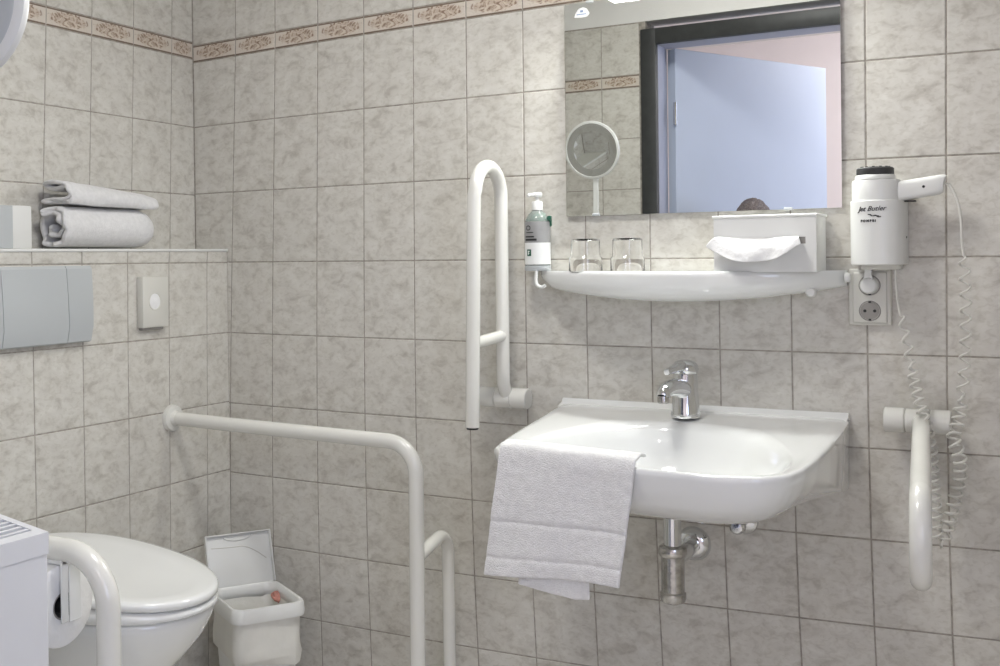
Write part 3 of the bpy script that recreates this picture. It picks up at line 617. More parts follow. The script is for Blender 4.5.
for (xa, za), (xb, zb2) in zip(fl_, fl_[1:]): add_box(b, (HX+xa, HY-0.0440, 1.2800+min(za, zb2)-0.0006), (HX+xb, HY-0.0432, 1.2800+max(za, zb2)+0.0006))
add_box(b, (HX-0.001, HY-0.0440, 1.2768), (HX+0.009, HY-0.0432, 1.2780)); on_barrel(b, 0.0505); obj('flourish', b, INK, t, None)
b = BM(); add_lathe(b, [(0.0, 0.0), (0.0022, 0.0), (0.0022, 0.001), (0.0, 0.001)], (HX+0.0505, -0.040, 1.234), (1, 0, 0), n=12); lbl(obj('screw_hole', b, INK, t), 'small black screw hole')
b = BM(); add_box(b, (HX-0.035, -0.05, 1.168), (HX+0.040, -0.004, 1.179), 0.002, 1); obj('base_step', b, CREAMPL, t)

t = thing('hair_dryer', 'white hair dryer with black intake cap resting in its wall holder', 'hair dryer', (HX, HY, 1.356))
b = BM(); add_lathe(b, [(0.0, 1.3505), (0.036, 1.3505), (0.0385, 1.352), (0.0385, 1.358), (0.036, 1.361), (0.0, 1.361)], (HX-0.003, HY, 0)); obj('neck', b, PLASTIC, t)
b = BM(); add_lathe(b, [(0.0, 1.3605), (0.0345, 1.3605), (0.0355, 1.362), (0.0355, 1.374), (0.033, 1.3765), (0.014, 1.3785), (0.0, 1.379)], (HX-0.003, HY, 0)); gr = lbl(obj('intake_cap', b, DARKGREY, t), 'black intake cap')
b = BM()
for k in range(12):
    a = 2*PI*k/12; add_box(b, (HX-0.003+0.026*math.cos(a)-0.0025, HY+0.026*math.sin(a)-0.0025, 1.376), (HX-0.003+0.026*math.cos(a)+0.0025, HY+0.026*math.sin(a)+0.0025, 1.3785))
obj('intake_slots', b, DARKPL, gr)
# handle: rounded-rectangle section, rising to the right
b = BM(); rings = []
for k in range(15):
    u = k/14; x = 1.888+0.088*u; zc = 1.3255+0.0125*u; hh = 0.0205-0.0005*u; dd = 0.015
    if u > 0.92: hh *= 1-(u-0.92)*2.0; dd *= 1-(u-0.92)*2.0
    rings.append([Vector((x+(0.006 if math.sin(a) > 0 else -0.001)*u*abs(math.sin(a)), HY+dd*math.copysign(abs(math.cos(a))**0.6, math.cos(a)), zc+hh*math.copysign(abs(math.sin(a))**0.6, math.sin(a)))) for a in [2*PI*q/28 for q in range(28)]])
loft(b, rings); obj('handle', b, PLASTIC, t, 50)
b = BM(); add_lathe(b, [(0.0, 0.0), (0.0028, 0.0), (0.0025, 0.0012), (0.0, 0.0013)], (1.941, HY-0.0147, 1.3335), (0, -1, 0), n=14); lbl(obj('switch', b, INK, t), 'small black switch')
b = BM(); add_box(b, (1.905, HY-0.008, 1.3045), (1.926, HY+0.008, 1.3075), 0.001, 1); obj('catch', b, DARKGREY, t)
# cord: short tail, coiled drop, hook over the rail hinge, coil back up to the holder
def coil(path, rad, turns, n_per=14, fade=0.03):
    """helix of given turns around a smooth path"""
    pts = [Vector(p) for p in path]; L = [0.0]
    for a, c in zip(pts, pts[1:]): L.append(L[-1]+(c-a).length)
    tot = L[-1]; out_ = []; M = int(turns*n_per); idx = 0
    for k in range(M+1):
        s = tot*k/M
        while idx < len(L)-2 and L[idx+1] < s: idx += 1
        q = (s-L[idx])/max(1e-9, L[idx+1]-L[idx]); p = pts[idx].lerp(pts[idx+1], q); d = (pts[idx+1]-pts[idx]).normalized()
        x = Vector((1, 0, 0)); x = (x-d*x.dot(d)).normalized(); y = d.cross(x); a = 2*PI*k/n_per; f = min(1, k/M/fade, (1-k/M)/fade)
        rr_ = (rad(k/M) if callable(rad) else rad)*max(0.02, f); out_.append(p+rr_*(math.cos(a)*x+math.sin(a)*y))
    return out_
b = BM()
tail = spline([(1.979, HY, 1.339), (1.988, HY, 1.333), (2.000, HY, 1.302), (2.006, HY, 1.265), (2.007, -0.07, 1.22), (2.010, -0.065, 1.195)], 6)
add_tube(b, tail, 0.0028, 10); cord = lbl(obj('cord_tail', b, CORDM, t), 'plain upper end of the cord')
b = BM(); c1 = coil(spline([(2.010, -0.065, 1.195), (2.012, -0.06, 1.10), (2.010, -0.06, 1.0), (2.004, -0.06, 0.915)], 10), 0.0092, 9, 16); add_tube(b, c1, 0.0022, 8)
obj('hanging_coil', b, CORDM, t, 180)
b = BM(); c2 = coil(spline([(2.004, -0.060, 0.915), (1.998, -0.07, 0.868), (1.990, -0.085, 0.835), (2.000, -0.08, 0.80), (2.000, -0.07, 0.76), (1.988, -0.065, 0.70), (1.974, -0.065, 0.645), (1.964, -0.068, 0.624), (1.957, -0.072, 0.640), (1.954, -0.075, 0.70), (1.950, -0.08, 0.78), (1.946, -0.09, 0.845), (1.936, -0.098, 0.885), (1.925, -0.085, 0.925), (1.914, -0.075, 0.98)], 10), lambda q: 0.0112 if q < 0.75 else 0.0095, 37, 16); add_tube(b, c2, 0.0027, 8)
obj('lower_coil', b, CORDM, t, 180)
b = BM(); c3 = coil(spline([(1.914, -0.075, 0.98), (1.905, -0.065, 1.03), (1.893, -0.055, 1.075)], 8), lambda q: 0.0095*(1-0.4*q), 3.2, 16); add_tube(b, c3+spline([tuple(c3[-1]), (1.887, -0.05, 1.11), (1.884, -0.045, 1.15), (1.884, -0.045, 1.174)], 5)[1:], 0.0024, 8)
obj('return_cord', b, CORDM, t, 180)

# socket with the dryer plug
t = thing('wall_socket', 'cream double wall socket below the hair dryer', 'socket', (1.830, 0, 1.108))
b = BM(); add_box(b, (1.789, -0.012, 1.051), (1.872, -0.001, 1.170), 0.004, 3); fr_ = obj('frame', b, CREAMPL, t)
b = BM(); add_box(b, (1.797, -0.0155, 1.056), (1.864, -0.010, 1.163), 0.0035, 3); obj('cover', b, CREAMPL, t)
for z in (1.135, 1.0815):
    b = BM(); add_lathe(b, [(0.0, 0.0040), (0.0188, 0.0040), (0.0192, 0.0165), (0.0208, 0.0170), (0.0215, 0.0158), (0.0215, 0.004)], (1.8305, 0, z), (0, -1, 0), n=36); ins = lbl(obj('outlet_well', b, TAUPE, t), 'recessed round outlet')
    b = BM()
    for sx in (-0.0095, 0.0095): add_lathe(b, [(0.0, 0.0042), (0.0032, 0.0042), (0.0032, 0.0172), (0.0, 0.0173)], (1.8305+sx, 0, z), (0, -1, 0), n=16)
    for sz in (-0.0185, 0.0185): add_box(b, (1.8280, -0.0175, z+sz-0.002), (1.8330, -0.006, z+sz+0.002), 0.0006, 1)
    obj('contacts', b, INK, ins)
for z in (1.0815,):
    b = BM(); add_lathe(b, [(0.0, 0.010), (0.0186, 0.010), (0.0186, 0.0165), (0.0, 0.0165)], (1.8305, 0, z), (0, -1, 0), n=36); obj('insert', b, TAUPE, t)
t = thing('power_plug', 'white mains plug of the hair dryer in the upper outlet', 'plug', (1.8305, -0.02, 1.135))
b = BM(); add_lathe(b, [(0.0, 0.0168), (0.0172, 0.0168), (0.0178, 0.020), (0.0172, 0.034), (0.0145, 0.040), (0.009, 0.0425), (0.0, 0.043)], (1.8305, 0, 1.135), (0, -1, 0), n=36); obj('plug_body', b, PLASTIC, t)
b = BM(); loft(b, [[Vector((1.8300+sx*w_, -0.030+sy*0.006, z)) for sx, sy in ((-1, -1), (1, -1), (1, 1), (-1, 1))] for z, w_ in ((1.146, 0.010), (1.156, 0.0068), (1.170, 0.0062), (1.178, 0.0058))]); obj('cable_neck', b, PLASTIC, t)

# ------------------------------------------------------------------ grab rails by the basin
RR = 0.0162
def hinge_body(b, x0, x1, y, z, r=0.0255): add_tube(b, [(x0, y, z), (x0+0.002, y, z), (x1-0.002, y, z), (x1, y, z)], [r-0.002, r, r, r-0.002], 28)
t = thing('folding_grab_rail', 'white folding grab rail left of the washbasin, folded up against the wall', 'grab rail', (1.018, 0, 0.86))
xr = 1.018; zc = 0.862
b = BM(); add_box(b, (0.962, -0.030, 0.842), (1.060, -0.001, 0.882), 0.006, 3); obj('wall_plate', b, NYLON, t)
b = BM(); hinge_body(b, 0.988, xr+0.010, -0.052, zc); hinge_body(b, xr+0.0105, 1.071, -0.052, zc, 0.0250); hinge_body(b, 0.945, 0.9875, -0.052, zc, 0.0245); obj('hinge_barrel', b, NYLON, t, 30)
y1_, y2_ = -0.080, -0.222; rad = (y1_-y2_)/2; ztop = 1.418-rad; yc = (y1_+y2_)/2
loop = [(xr, y1_+0.02, zc+0.004), (xr, y1_, zc+0.04), (xr, y1_, zc+0.10), (xr, y1_, ztop)]+[(xr, yc+rad*math.cos(PI*k/16), ztop+rad*math.sin(PI*k/16)) for k in range(1, 16)]+[(xr-0.003, y2_, ztop), (xr-0.014, y2_, 0.812)]
b = BM(); add_tube(b, densify(loop, 0.06), RR, 24); obj('tube', b, NYLON, t, 60)
b = BM(); add_tube(b, [(xr-0.012, y2_+0.005, 1.005), (xr, y1_-0.005, 1.015)], RR*0.86, 20); obj('crossbar', b, NYLON, t, 60)
b = BM(); add_lathe(b, [(0.0, 0.8125), (RR-0.001, 0.8125), (RR-0.003, 0.807), (0.0, 0.8065)], (xr-0.014, y2_, 0), n=24); lbl(obj('end_cap', b, DARKPL, t), 'black end cap')

t = thing('lowered_grab_rail', 'white folding grab rail right of the washbasin, lowered towards the viewer', 'grab rail', (1.922, 0, 0.86))
b = BM(); add_box(b, (1.875, -0.030, 0.842), (1.972, -0.001, 0.880), 0.006, 3); obj('wall_plate', b, NYLON, t)
b = BM(); hinge_body(b, 1.861, 1.9000, -0.052, 0.861, 0.0255); hinge_body(b, 1.9005, 1.9455, -0.052, 0.861, 0.0245); hinge_body(b, 1.946, 1.984, -0.052, 0.861, 0.0250); obj('hinge_barrel', b, NYLON, t, 30)
b = BM(); rz = 0.070; yl = -0.600
def xx_(y): return 1.925-0.090*y
lp = [(xx_(-0.06), -0.06, 0.862), (xx_(-0.10), -0.10, 0.858), (xx_(-0.3), -0.30, 0.840), (xx_(yl), yl, 0.824)]+[(xx_(yl-rz*math.sin(PI*k/16)), yl-rz*math.sin(PI*k/16), 0.824-rz+rz*math.cos(PI*k/16)) for k in range(1, 16)]+[(xx_(yl), yl, 0.824-2*rz), (xx_(-0.3), -0.30, 0.70), (xx_(-0.14), -0.14, 0.714)]
add_tube(b, densify(lp, 0.05), RR, 24); obj('tube', b, NYLON, t, 60)
b = BM(); add_tube(b, [(xx_(-0.25), -0.25, 0.843), (xx_(-0.25), -0.25, 0.70)], RR*0.86, 20); obj('crossbar', b, NYLON, t, 60)
b = BM(); add_lathe(b, [(0.0, 0.0), (RR-0.001, 0.0), (RR-0.003, 0.006), (0.0, 0.0065)], (xx_(-0.14), -0.14, 0.714), (0, 1, 0.05), n=24); obj('end_cap', b, DARKPL, t)

# ------------------------------------------------------------------ grab rails by the toilet
t = thing('floor_grab_rail', 'white grab rail from the tiled wall to the floor, between bin and washbasin', 'grab rail', (0.5, -0.25, 0))
b = BM(); ry = -0.25; pth = fillet([(S+0.004, ry, 0.784), (0.30, ry, 0.779), (0.869, ry, 0.768), (0.866, ry, 0.004)], 0.075, 10)
add_tube(b, densify(pth, 0.06), 0.0180, 24); obj('tube', b, NYLON, t, 60)
b = BM(); add_lathe(b, [(0.0175, 0.0), (0.036, 0.0), (0.037, 0.004), (0.034, 0.012), (0.022, 0.015), (0.0182, 0.024)], (S, ry, 0.784), (1, 0, 0)); obj('wall_rosette', b, NYLON, t)
b = BM(); pth = fillet([(0.868, ry+0.01, 0.502), (0.868, -0.092, 0.534), (0.868, -0.088, 0.004)], 0.045, 10); add_tube(b, densify(pth, 0.05), 0.0155, 24); obj('side_leg', b, NYLON, t, 60)
for p in ((0.866, ry), (0.868, -0.088)):
    b = BM(); add_lathe(b, [(0.0, 0.0), (0.042, 0.0), (0.042, 0.005), (0.024, 0.012), (0.018, 0.02)], (*p, 0)); obj('floor_flange', b, NYLON, t)

py = -1.25
t = thing('toilet_grab_rail', 'white grab rail with toilet roll holder in front of the toilet', 'grab rail', (0.5, py, 0.7))
b = BM(); pth = fillet([(S+0.02, py, 0.733), (0.5, py, 0.733), (0.860, py, 0.733), (0.860, py, 0.48), (0.72, py, 0.48)], 0.085, 12)
add_tube(b, densify(pth, 0.05), 0.0195, 28); obj('tube', b, NYLON, t, 60)
b = BM(); add_box(b, (S, py-0.055, 0.64), (S+0.016, py+0.055, 0.84), 0.006, 3); add_tube(b, [(S+0.03, py-0.045, 0.733), (S+0.03, py+0.045, 0.733)], 0.026, 24); obj('wall_bracket', b, NYLON, t)
RX_, RZ0 = 0.762, 0.640
b = BM(); add_box(b, (RX_+0.003, py-0.012, 0.614), (RX_+0.006, py+0.004, 0.722), 0.001, 1); add_box(b, (0.62, py-0.010, 0.709), (RX_+0.006, py+0.010, 0.722), 0.002, 1); obj('roll_bracket', b, PLASTIC, t)
b = BM(); add_box(b, (RX_+0.003, py+0.006, 0.612), (RX_+0.005, py+0.032, 0.708), 0.001, 1); obj('roll_flap', b, PLASTIC, t)
b = BM(); add_tube(b, [(RX_+0.004, py, RZ0), (RX_-0.115, py, RZ0)], 0.012, 20); obj('spindle', b, DARKPL, t)
b = BM(); add_box(b, (0.61, py-0.010, RZ0-0.012), (0.622, py+0.010, 0.722), 0.002, 1); obj('holder_arm', b, PLASTIC, t)
rl = thing('toilet_roll', 'white toilet roll on the holder of the grab rail', 'toilet roll', (0.71, py, 0.640))
b = BM(); add_lathe(b, [(0.023, 0.0), (0.064, 0.0), (0.068, 0.003), (0.068, 0.095), (0.064, 0.098), (0.023, 0.098), (0.023, 0.0)], (RX_-0.100, py, RZ0), (1, 0, 0), n=56); bmesh.ops.delete(b, geom=[f for f in b.faces if len(f.verts) > 4], context='FACES'); obj('paper', b, PAPER, rl, 40)
b = BM(); add_lathe(b, [(0.0195, 0.0), (0.0226, 0.0), (0.0226, 0.096), (0.0195, 0.096), (0.0195, 0.0)], (RX_-0.099, py, RZ0), (1, 0, 0), n=36); bmesh.ops.delete(b, geom=[f for f in b.faces if len(f.verts) > 4], context='FACES'); obj('core', b, TAUPE, rl, 40)

# ------------------------------------------------------------------ heater box at the left edge
t = thing('convector_heater', 'white heater box with slatted top grille at the left edge', 'heater', (0.66, -1.6, 0))
hx0, hx1, hy0, hy1, hz1 = 0.40, 0.888, -1.795, -1.40, 0.8085
def htop(x): return hz1+(hx1-x)*0.15                       # the top slopes up away from the front edge
def slab(b, xa, xb, ya, yb, za, zb):
    loft(b, [[Vector((x, y, htop(x)+z)) for y, z in ((ya, za), (yb, za), (yb, zb), (ya, zb))] for x in (xa, xb)])
b = BM(); loft(b, [[Vector((x, y, z)) for x, z in ((hx0, 0.06), (hx1, 0.06), (hx1, htop(hx1)-0.030), (hx0, htop(hx0)-0.030))] for y in (hy0, hy1)]); add_box(b, (hx0+0.03, hy0+0.03, 0), (hx1-0.03, hy1-0.03, 0.062)); o = obj('casing', b, HEATM, t, 20); mod(o, 'BEVEL', width=0.003, segments=2)
b = BM(); slab(b, hx1-0.018, hx1+0.001, hy0, hy1+0.001, -0.032, 0.0); slab(b, hx0, hx0+0.04, hy0, hy1+0.001, -0.032, 0.0); slab(b, hx0+0.03, hx1-0.018, hy1-0.012, hy1+0.001, -0.032, 0.0); slab(b, hx0+0.03, hx1-0.03, hy0, hy0+0.02, -0.032, 0.0)
x = hx1-0.0255
while x > hx0+0.05: slab(b, x-0.0055, x, hy0+0.018, hy1-0.011, -0.008, -0.001); x -= 0.0140
o = obj('top_grille', b, HEATM, t, 20)
b = BM(); slab(b, hx0+0.02, hx1-0.012, hy0+0.012, hy1-0.006, -0.0295, -0.0285); obj('interior_shade', b, DARKPL, t)  # black sheet stands in for the shade between the slats

# round shaving mirror on a wall arm by the door (seen directly at the top left and in the wall mirror)
t = thing('shaving_mirror', 'round white-rimmed shaving mirror on a post, seen reflected in the wall mirror', 'mirror', (0.71, -1.43, 1.0))
mc = (0.723, -1.38, 1.590); ax = (-0.05, 1, -0.17)
b = BM(); add_lathe(b, [(0.0, -0.012), (0.060, -0.012), (0.092, -0.008), (0.104, 0.000), (0.1055, 0.006), (0.104, 0.011), (0.097, 0.0125), (0.0955, 0.008), (0.0, 0.008)], mc, ax, n=72); obj('rim', b, PLASTIC, t)
b = BM(); add_lathe(b, [(0.0, -0.0135), (0.060, -0.0135), (0.090, -0.0095), (0.092, -0.0075), (0.0, -0.0075)], mc, ax, n=72); obj('back_cover', b, GREYPL, t)
b = BM(); add_lathe(b, [(0.0955, 0.0082), (0.0955, 0.0092)]+[(0.0955*q, 0.0092-0.0022*(1-q*q)) for q in (0.9, 0.75, 0.6, 0.45, 0.3, 0.15, 0.0)], mc, ax, n=72); obj('glass', b, MIRROR, t, 80)
b = BM(); add_box(b, (0.718, -1.400, 1.08), (0.738, -1.392, 1.575), 0.002, 1); po = obj('post', b, PLASTIC, t)
b = BM()
for z in (1.12, 1.22): add_tube(b, [(0.728, -1.396, z), (0.728, -1.797, z)], 0.008, 14)
obj('wall_arm', b, CHROME, t)
b = BM(); add_box(b, (0.69, -1.799, 1.08), (0.77, -1.790, 1.26), 0.004, 2); obj('wall_plate', b, PLASTIC, t)

# ------------------------------------------------------------------ toilet
t = thing('toilet', 'white wall-hung toilet with its lid closed', 'toilet', (S, -0.71, 0.1))
tyc = -0.80
def oval(x0, x1, hw, z, n=72, sq=2.25, tilt=0.0):
    """egg-shaped plan: blunt at the wall end, round at the tip"""
    cx = x0+(x1-x0)*0.46; p = []
    for k in range(n):
        a = 2*PI*k/n; c, s = math.cos(a), math.sin(a); e = 2/sq if c < 0 else 2/2.25
        rx_ = (x1-cx) if c > 0 else (cx-x0); px = cx+rx_*math.copysign(abs(c)**e, c); p.append(Vector((px, tyc+hw*math.copysign(abs(s)**(2/2.1), s), z+tilt*(x1-px))))
    return p
tip = 0.675; HW = 0.188
TL = 0.10
b = BM(); loft(b, [oval(0.134, tip-0.006, HW-0.005, 0.5085, tilt=TL), oval(0.130, tip, HW, 0.512, tilt=TL), oval(0.130, tip, HW, 0.521, tilt=TL), oval(0.133, tip-0.003, HW-0.003, 0.526, tilt=TL), oval(0.142, tip-0.013, HW-0.013, 0.529, tilt=TL), oval(0.18, tip-0.05, HW-0.05, 0.5315-TL*0.03, tilt=TL), oval(0.26, tip-0.17, HW-0.13, 0.541-TL*0.05, tilt=TL), oval(0.36, tip-0.28, 0.008, 0.546, tilt=TL)]); obj('lid', b, SEATM, t, 60)
b = BM(); loft(b, [oval(0.136, tip-0.006, HW-0.005, 0.490), oval(0.132, tip-0.001, HW-0.001, 0.493), oval(0.132, tip-0.001, HW-0.001, 0.500, tilt=TL*0.9), oval(0.137, tip-0.007, HW-0.006, 0.506, tilt=TL*0.9)]); obj('seat', b, SEATM, t, 60)
b = BM(); rings = []
for z, x1, hw, x0 in ((0.10, 0.30, 0.09, S+0.001), (0.115, 0.34, 0.105, S+0.001), (0.18, 0.39, 0.118, S+0.001), (0.25, 0.455, 0.130, S+0.001), (0.32, 0.535, 0.148, S+0.001), (0.38, 0.598, 0.166, S+0.001), (0.43, 0.640, 0.178, S+0.001), (0.465, 0.660, 0.183, S+0.001), (0.482, 0.664, 0.184, S+0.001), (0.488, 0.658, 0.178, S+0.002)):
    rings.append(oval(x0, x1, hw, z, sq=6 if z < 0.6 else 3))
loft(b, rings); obj('bowl', b, CERAMIC, t, 60)
for s in (-1, 1):
    b = BM(); add_tube(b, [(0.140, tyc+s*0.075-0.02, 0.530), (0.140, tyc+s*0.075+0.02, 0.530)], 0.012, 18); add_lathe(b, [(0.014, 0.480), (0.014, 0.530), (0.0, 0.531)], (0.140, tyc+s*0.075, 0), n=18); obj('hinge', b, SEATM, t)

t = thing('flush_plate', 'pale grey three-section flush plate on the tiled wall above the toilet', 'flush plate', (S, -0.71, 1.1))
b = BM(); add_box(b, (S, -0.890, 1.018), (S+0.012, -0.560, 1.194), 0.003, 2); obj('mount', b, GREYPL, t)
def plate_section(name, ya, yb):
    b = BM(); prof = [(0.012, 1.196), (0.018, 1.197), (0.023, 1.190), (0.027, 1.12), (0.027, 1.052), (0.018, 1.014), (0.012, 1.011)]
    loft(b, [[Vector((S+d, y, z)) for d, z in prof] for y in [ya+0.0008+(yb-ya-0.0016)*k/10 for k in range(11)]]); o = obj(name, b, GREYPL, t, 25)
    for v in o.data.vertices:                      # the seams between sections bow sideways a little
        y = v.co.y+origin_of(t).y; f = (y-ya)/(yb-ya); z = v.co.z+origin_of(t).z
        bow = 0.016*max(0.0, (1.196-z)/0.185)**1.6
        wgt = f if ya < -0.85 else (1.0 if ya < -0.7 else 1-f)
        v.co.y += bow*0.35*wgt
    return o
plate_section('side_section', -0.902, -0.836); plate_section('flush_button', -0.836, -0.640); plate_section('side_section', -0.640, -0.557)

t = thing('bag_dispenser', 'small cream wall box with round opening, right of the flush plate', 'dispenser', (S, -0.328, 1.10))
b = BM(); add_box(b, (S, -0.377, 1.033), (S+0.022, -0.279, 1.166), 0.003, 2); obj('case', b, CREAMPL, t)
b = BM(); add_lathe(b, [(0.0, 0.0252), (0.019, 0.0252), (0.0225, 0.0275), (0.0235, 0.0268), (0.0235, 0.0255), (0.0, 0.0255)], (S-0.004, -0.332, 1.101), (1, 0, 0), n=40); obj('opening_ring', b, CREAMPL, t)
b = BM(); loft(b, [[Vector((S+0.0222+0.006*(1-q)*0.6, -0.332-0.003*(1-q)+0.0195*q*math.cos(a), 1.101+0.0205*q*math.sin(a)+0.002*math.sin(3*a)*(1-q))) for a in [2*PI*k/30 for k in range(30)]] for q in (1.0, 0.7, 0.4, 0.15)]); lbl(obj('white_bag', b, PAPER, t, 60), 'white bag paper in the opening')
b = BM(); add_box(b, (S, -0.372, 1.026), (S+0.016, -0.292, 1.034), 0.002, 1); obj('lower_lip', b, TAUPE, t)

# ------------------------------------------------------------------ towels and box on the ledge
LZ = LEDGE+0.002
def ribbon(profile, y0, y1, n, shape, m, name, parent, thick):
    """extrude a cross-section polyline (x, z) along the ledge; shape(u, x, z) -> (x, z)"""
    bm = BM(); g = []
    for k in range(n+1):
        u = k/n; g.append([bm.verts.new(Vector((*(lambda q: (q[0], y0+(y1-y0)*u+q[2], q[1]))(shape(u, x, z, j/len(profile))),))) for j, (x, z) in enumerate(profile)])
    for k in range(n):
        for j in range(len(profile)-1): bm.faces.new((g[k][j], g[k][j+1], g[k+1][j+1], g[k+1][j]))
    o = obj(name, bm, m, parent, 180); mod(o, 'SOLIDIFY', thickness=thick, offset=-1); mod(o, 'SUBSURF', levels=1, render_levels=1); return o
t = thing('rolled_towel', 'white terry towel rolled up on the wall ledge, lower of the two', 'towel', (0.055, -0.47, LZ))
cx, cz, RX, RZ = 0.064, LZ+0.0525, 0.053, 0.0525
prof = []
for k in range(131):
    q = k/130; a = -0.9*PI+q*2*PI*2.1; rr_ = 1-0.05*q/0.46 if q < 0.46 else 0.95-0.75*(q-0.46)/0.54
    prof.append((cx+RX*rr_*math.cos(-a), cz+RZ*rr_*math.sin(-a)))
def roll_shape(u, x, z, j):
    e = 1.0
    if u > 0.86: e = math.sqrt(max(0.05, 1-((u-0.86)/0.14)**2*0.45))
    wob = 0.004*nz(x*30, z*30, u*2.0)*(1 if j > 0.1 else 0.4)
    return (cx+(x-cx)*e+wob*0.5, max(LZ+0.004, cz+(z-cz)*e+wob*0.4-(1-e)*0.004), 0.010*nz(x*40, z*40, 9)*(1-u)*2-0.012*j*0)
ribbon(prof, -0.612, -0.290, 26, roll_shape, TOWEL, 'roll', t, 0.0125)
b = BM(); loft(b, [[Vector((cx+RX*q*math.cos(a)*0.9, yy, cz+RZ*q*math.sin(a)*0.9-(1-q)*0.004)) for a in [2*PI*k/32 for k in range(32)]] for q, yy in ((0.96, -0.316), (0.90, -0.301), (0.78, -0.290), (0.50, -0.283), (0.1, -0.2815))], True, True, True); obj('folded_end', b, TOWEL, t, 180)
t = thing('folded_towel', 'white terry towel folded over, lying on top of the rolled towel', 'towel', (0.055, -0.47, LZ+0.105))
zb0 = LZ+0.1045
prof = spline([(p[0], p[1], 0) for p in ((0.112, 0.004), (0.06, 0.003), (0.02, 0.004), (0.006, 0.010), (0.02, 0.0165), (0.07, 0.017), (0.098, 0.018), (0.108, 0.026), (0.098, 0.034), (0.06, 0.030), (0.030, 0.034), (0.020, 0.043), (0.034, 0.0515), (0.07, 0.052), (0.104, 0.046), (0.119, 0.030), (0.120, 0.012), (0.112, 0.001))], 5)
prof = [(p.x, p.y) for p in prof]
def fold_shape(u, x, z, j):
    hs = 1.22-0.40*u; lift = 0.002*(1-u)-0.004*u
    if u > 0.90: hs *= math.sqrt(max(0.06, 1-((u-0.90)/0.10)**2*0.45))
    xs = x*0.94+0.002+0.004*nz(u*4, z*30, 3)
    return (xs, zb0+lift*0.9+z*hs+0.0025*nz(x*30, u*6, 5)+(0.006*(1-hs) if u > 0.9 else 0), (0.022*(0.5-z/0.05)*0.4+0.010*nz(z*60, x*20, 2))*(1-u))
ribbon(prof, -0.602, -0.282, 26, fold_shape, TOWEL, 'towel_fold', t, 0.0105)
t = thing('paper_box', 'small white box on the wall ledge left of the towels', 'box', (0.05, -0.75, LZ))
b = BM(); add_box(b, (0.012, -0.83, LZ-0.0005), (0.085, -0.694, LZ+0.101), 0.003, 2); obj('carton', b, PLASTIC, t)
b = BM(); add_box(b, (0.0845, -0.832, LZ+0.0005), (0.0868, -0.752, LZ+0.100), 0.001, 1); obj('grey_face', b, GREYPL, t)  # thin grey plate for the darker side of the box

# ------------------------------------------------------------------ waste bin with liner bag
bcx, bcy = 0.374, -0.226; ba = math.radians(-33)
t = thing('waste_bin', 'white waste bin with open lid and liner bag in the corner beside the toilet', 'waste bin', (bcx, bcy, 0))
BMx = Matrix.Translation((bcx, bcy, 0)) @ Matrix.Rotation(ba, 4, 'Z')
def rrect(lx, ly, z, r=0.03, n=8, wob=0.0, sd=0):
    p = []
    for qx, qy, a0 in ((1, 1, 0), (-1, 1, PI/2), (-1, -1, PI), (1, -1, 1.5*PI)):
        for k in range(n+1):
            a = a0+PI/2*k/n; x = qx*(lx-r)+r*math.cos(a); y = qy*(ly-r)+r*math.sin(a)
            w_ = wob*nz(x*28+sd, y*28, z*25+sd) if wob else 0; L = math.hypot(x, y); p.append(BMx @ Vector((x*(1+w_/L), y*(1+w_/L), z)))
    return p
LX, LY = 0.104, 0.090
b = BM(); loft(b, [rrect(LX*0.78, LY*0.78, 0.0), rrect(LX*0.80, LY*0.80, 0.006), rrect(LX*0.985, LY*0.985, 0.318), rrect(LX*0.955, LY*0.955, 0.318), rrect(LX*0.77, LY*0.77, 0.02)]); obj('bin_body', b, PLASTIC, t, 40)
b = BM(); rings = []
for z, k, wb in ((0.190, 0.94, 0.004), (0.192, 1.00, 0.009), (0.205, 1.015, 0.012), (0.225, 1.00, 0.010), (0.25, 1.00, 0.010), (0.275, 1.0, 0.007), (0.30, 1.005, 0.002), (0.322, 1.01, 0.0), (0.323, 0.95, 0.0), (0.29, 0.90, 0.004), (0.25, 0.84, 0.008), (0.20, 0.80, 0.01), (0.14, 0.74, 0.01), (0.10, 0.70, 0.01)):
    R_ = rrect(LX*k, LY*k, z, wob=wb, sd=3)
    if z < 0.2 and k > 0.9:
        R_ = [p+Vector((0, 0, 0.05*nz(p.x*9, p.y*9, 2)+0.004)) for p in R_]
    rings.append(R_)
loft(b, rings, True, False, True); obj('liner_bag', b, BAGM, t, 60)
b = BM(); rings = [rrect(LX*1.03, LY*1.03, 0.298), rrect(LX*1.09, LY*1.09, 0.300), rrect(LX*1.105, LY*1.105, 0.308), rrect(LX*1.09, LY*1.09, 0.330), rrect(LX*1.06, LY*1.06, 0.336), rrect(LX*0.99, LY*0.99, 0.335), rrect(LX*0.93, LY*0.93, 0.326), rrect(LX*0.92, LY*0.92, 0.300)]
loft(b, rings, True, False, False); o = obj('rim_ring', b, PLASTIC, t, 40); mod(o, 'SOLIDIFY', thickness=0.002, offset=-1)
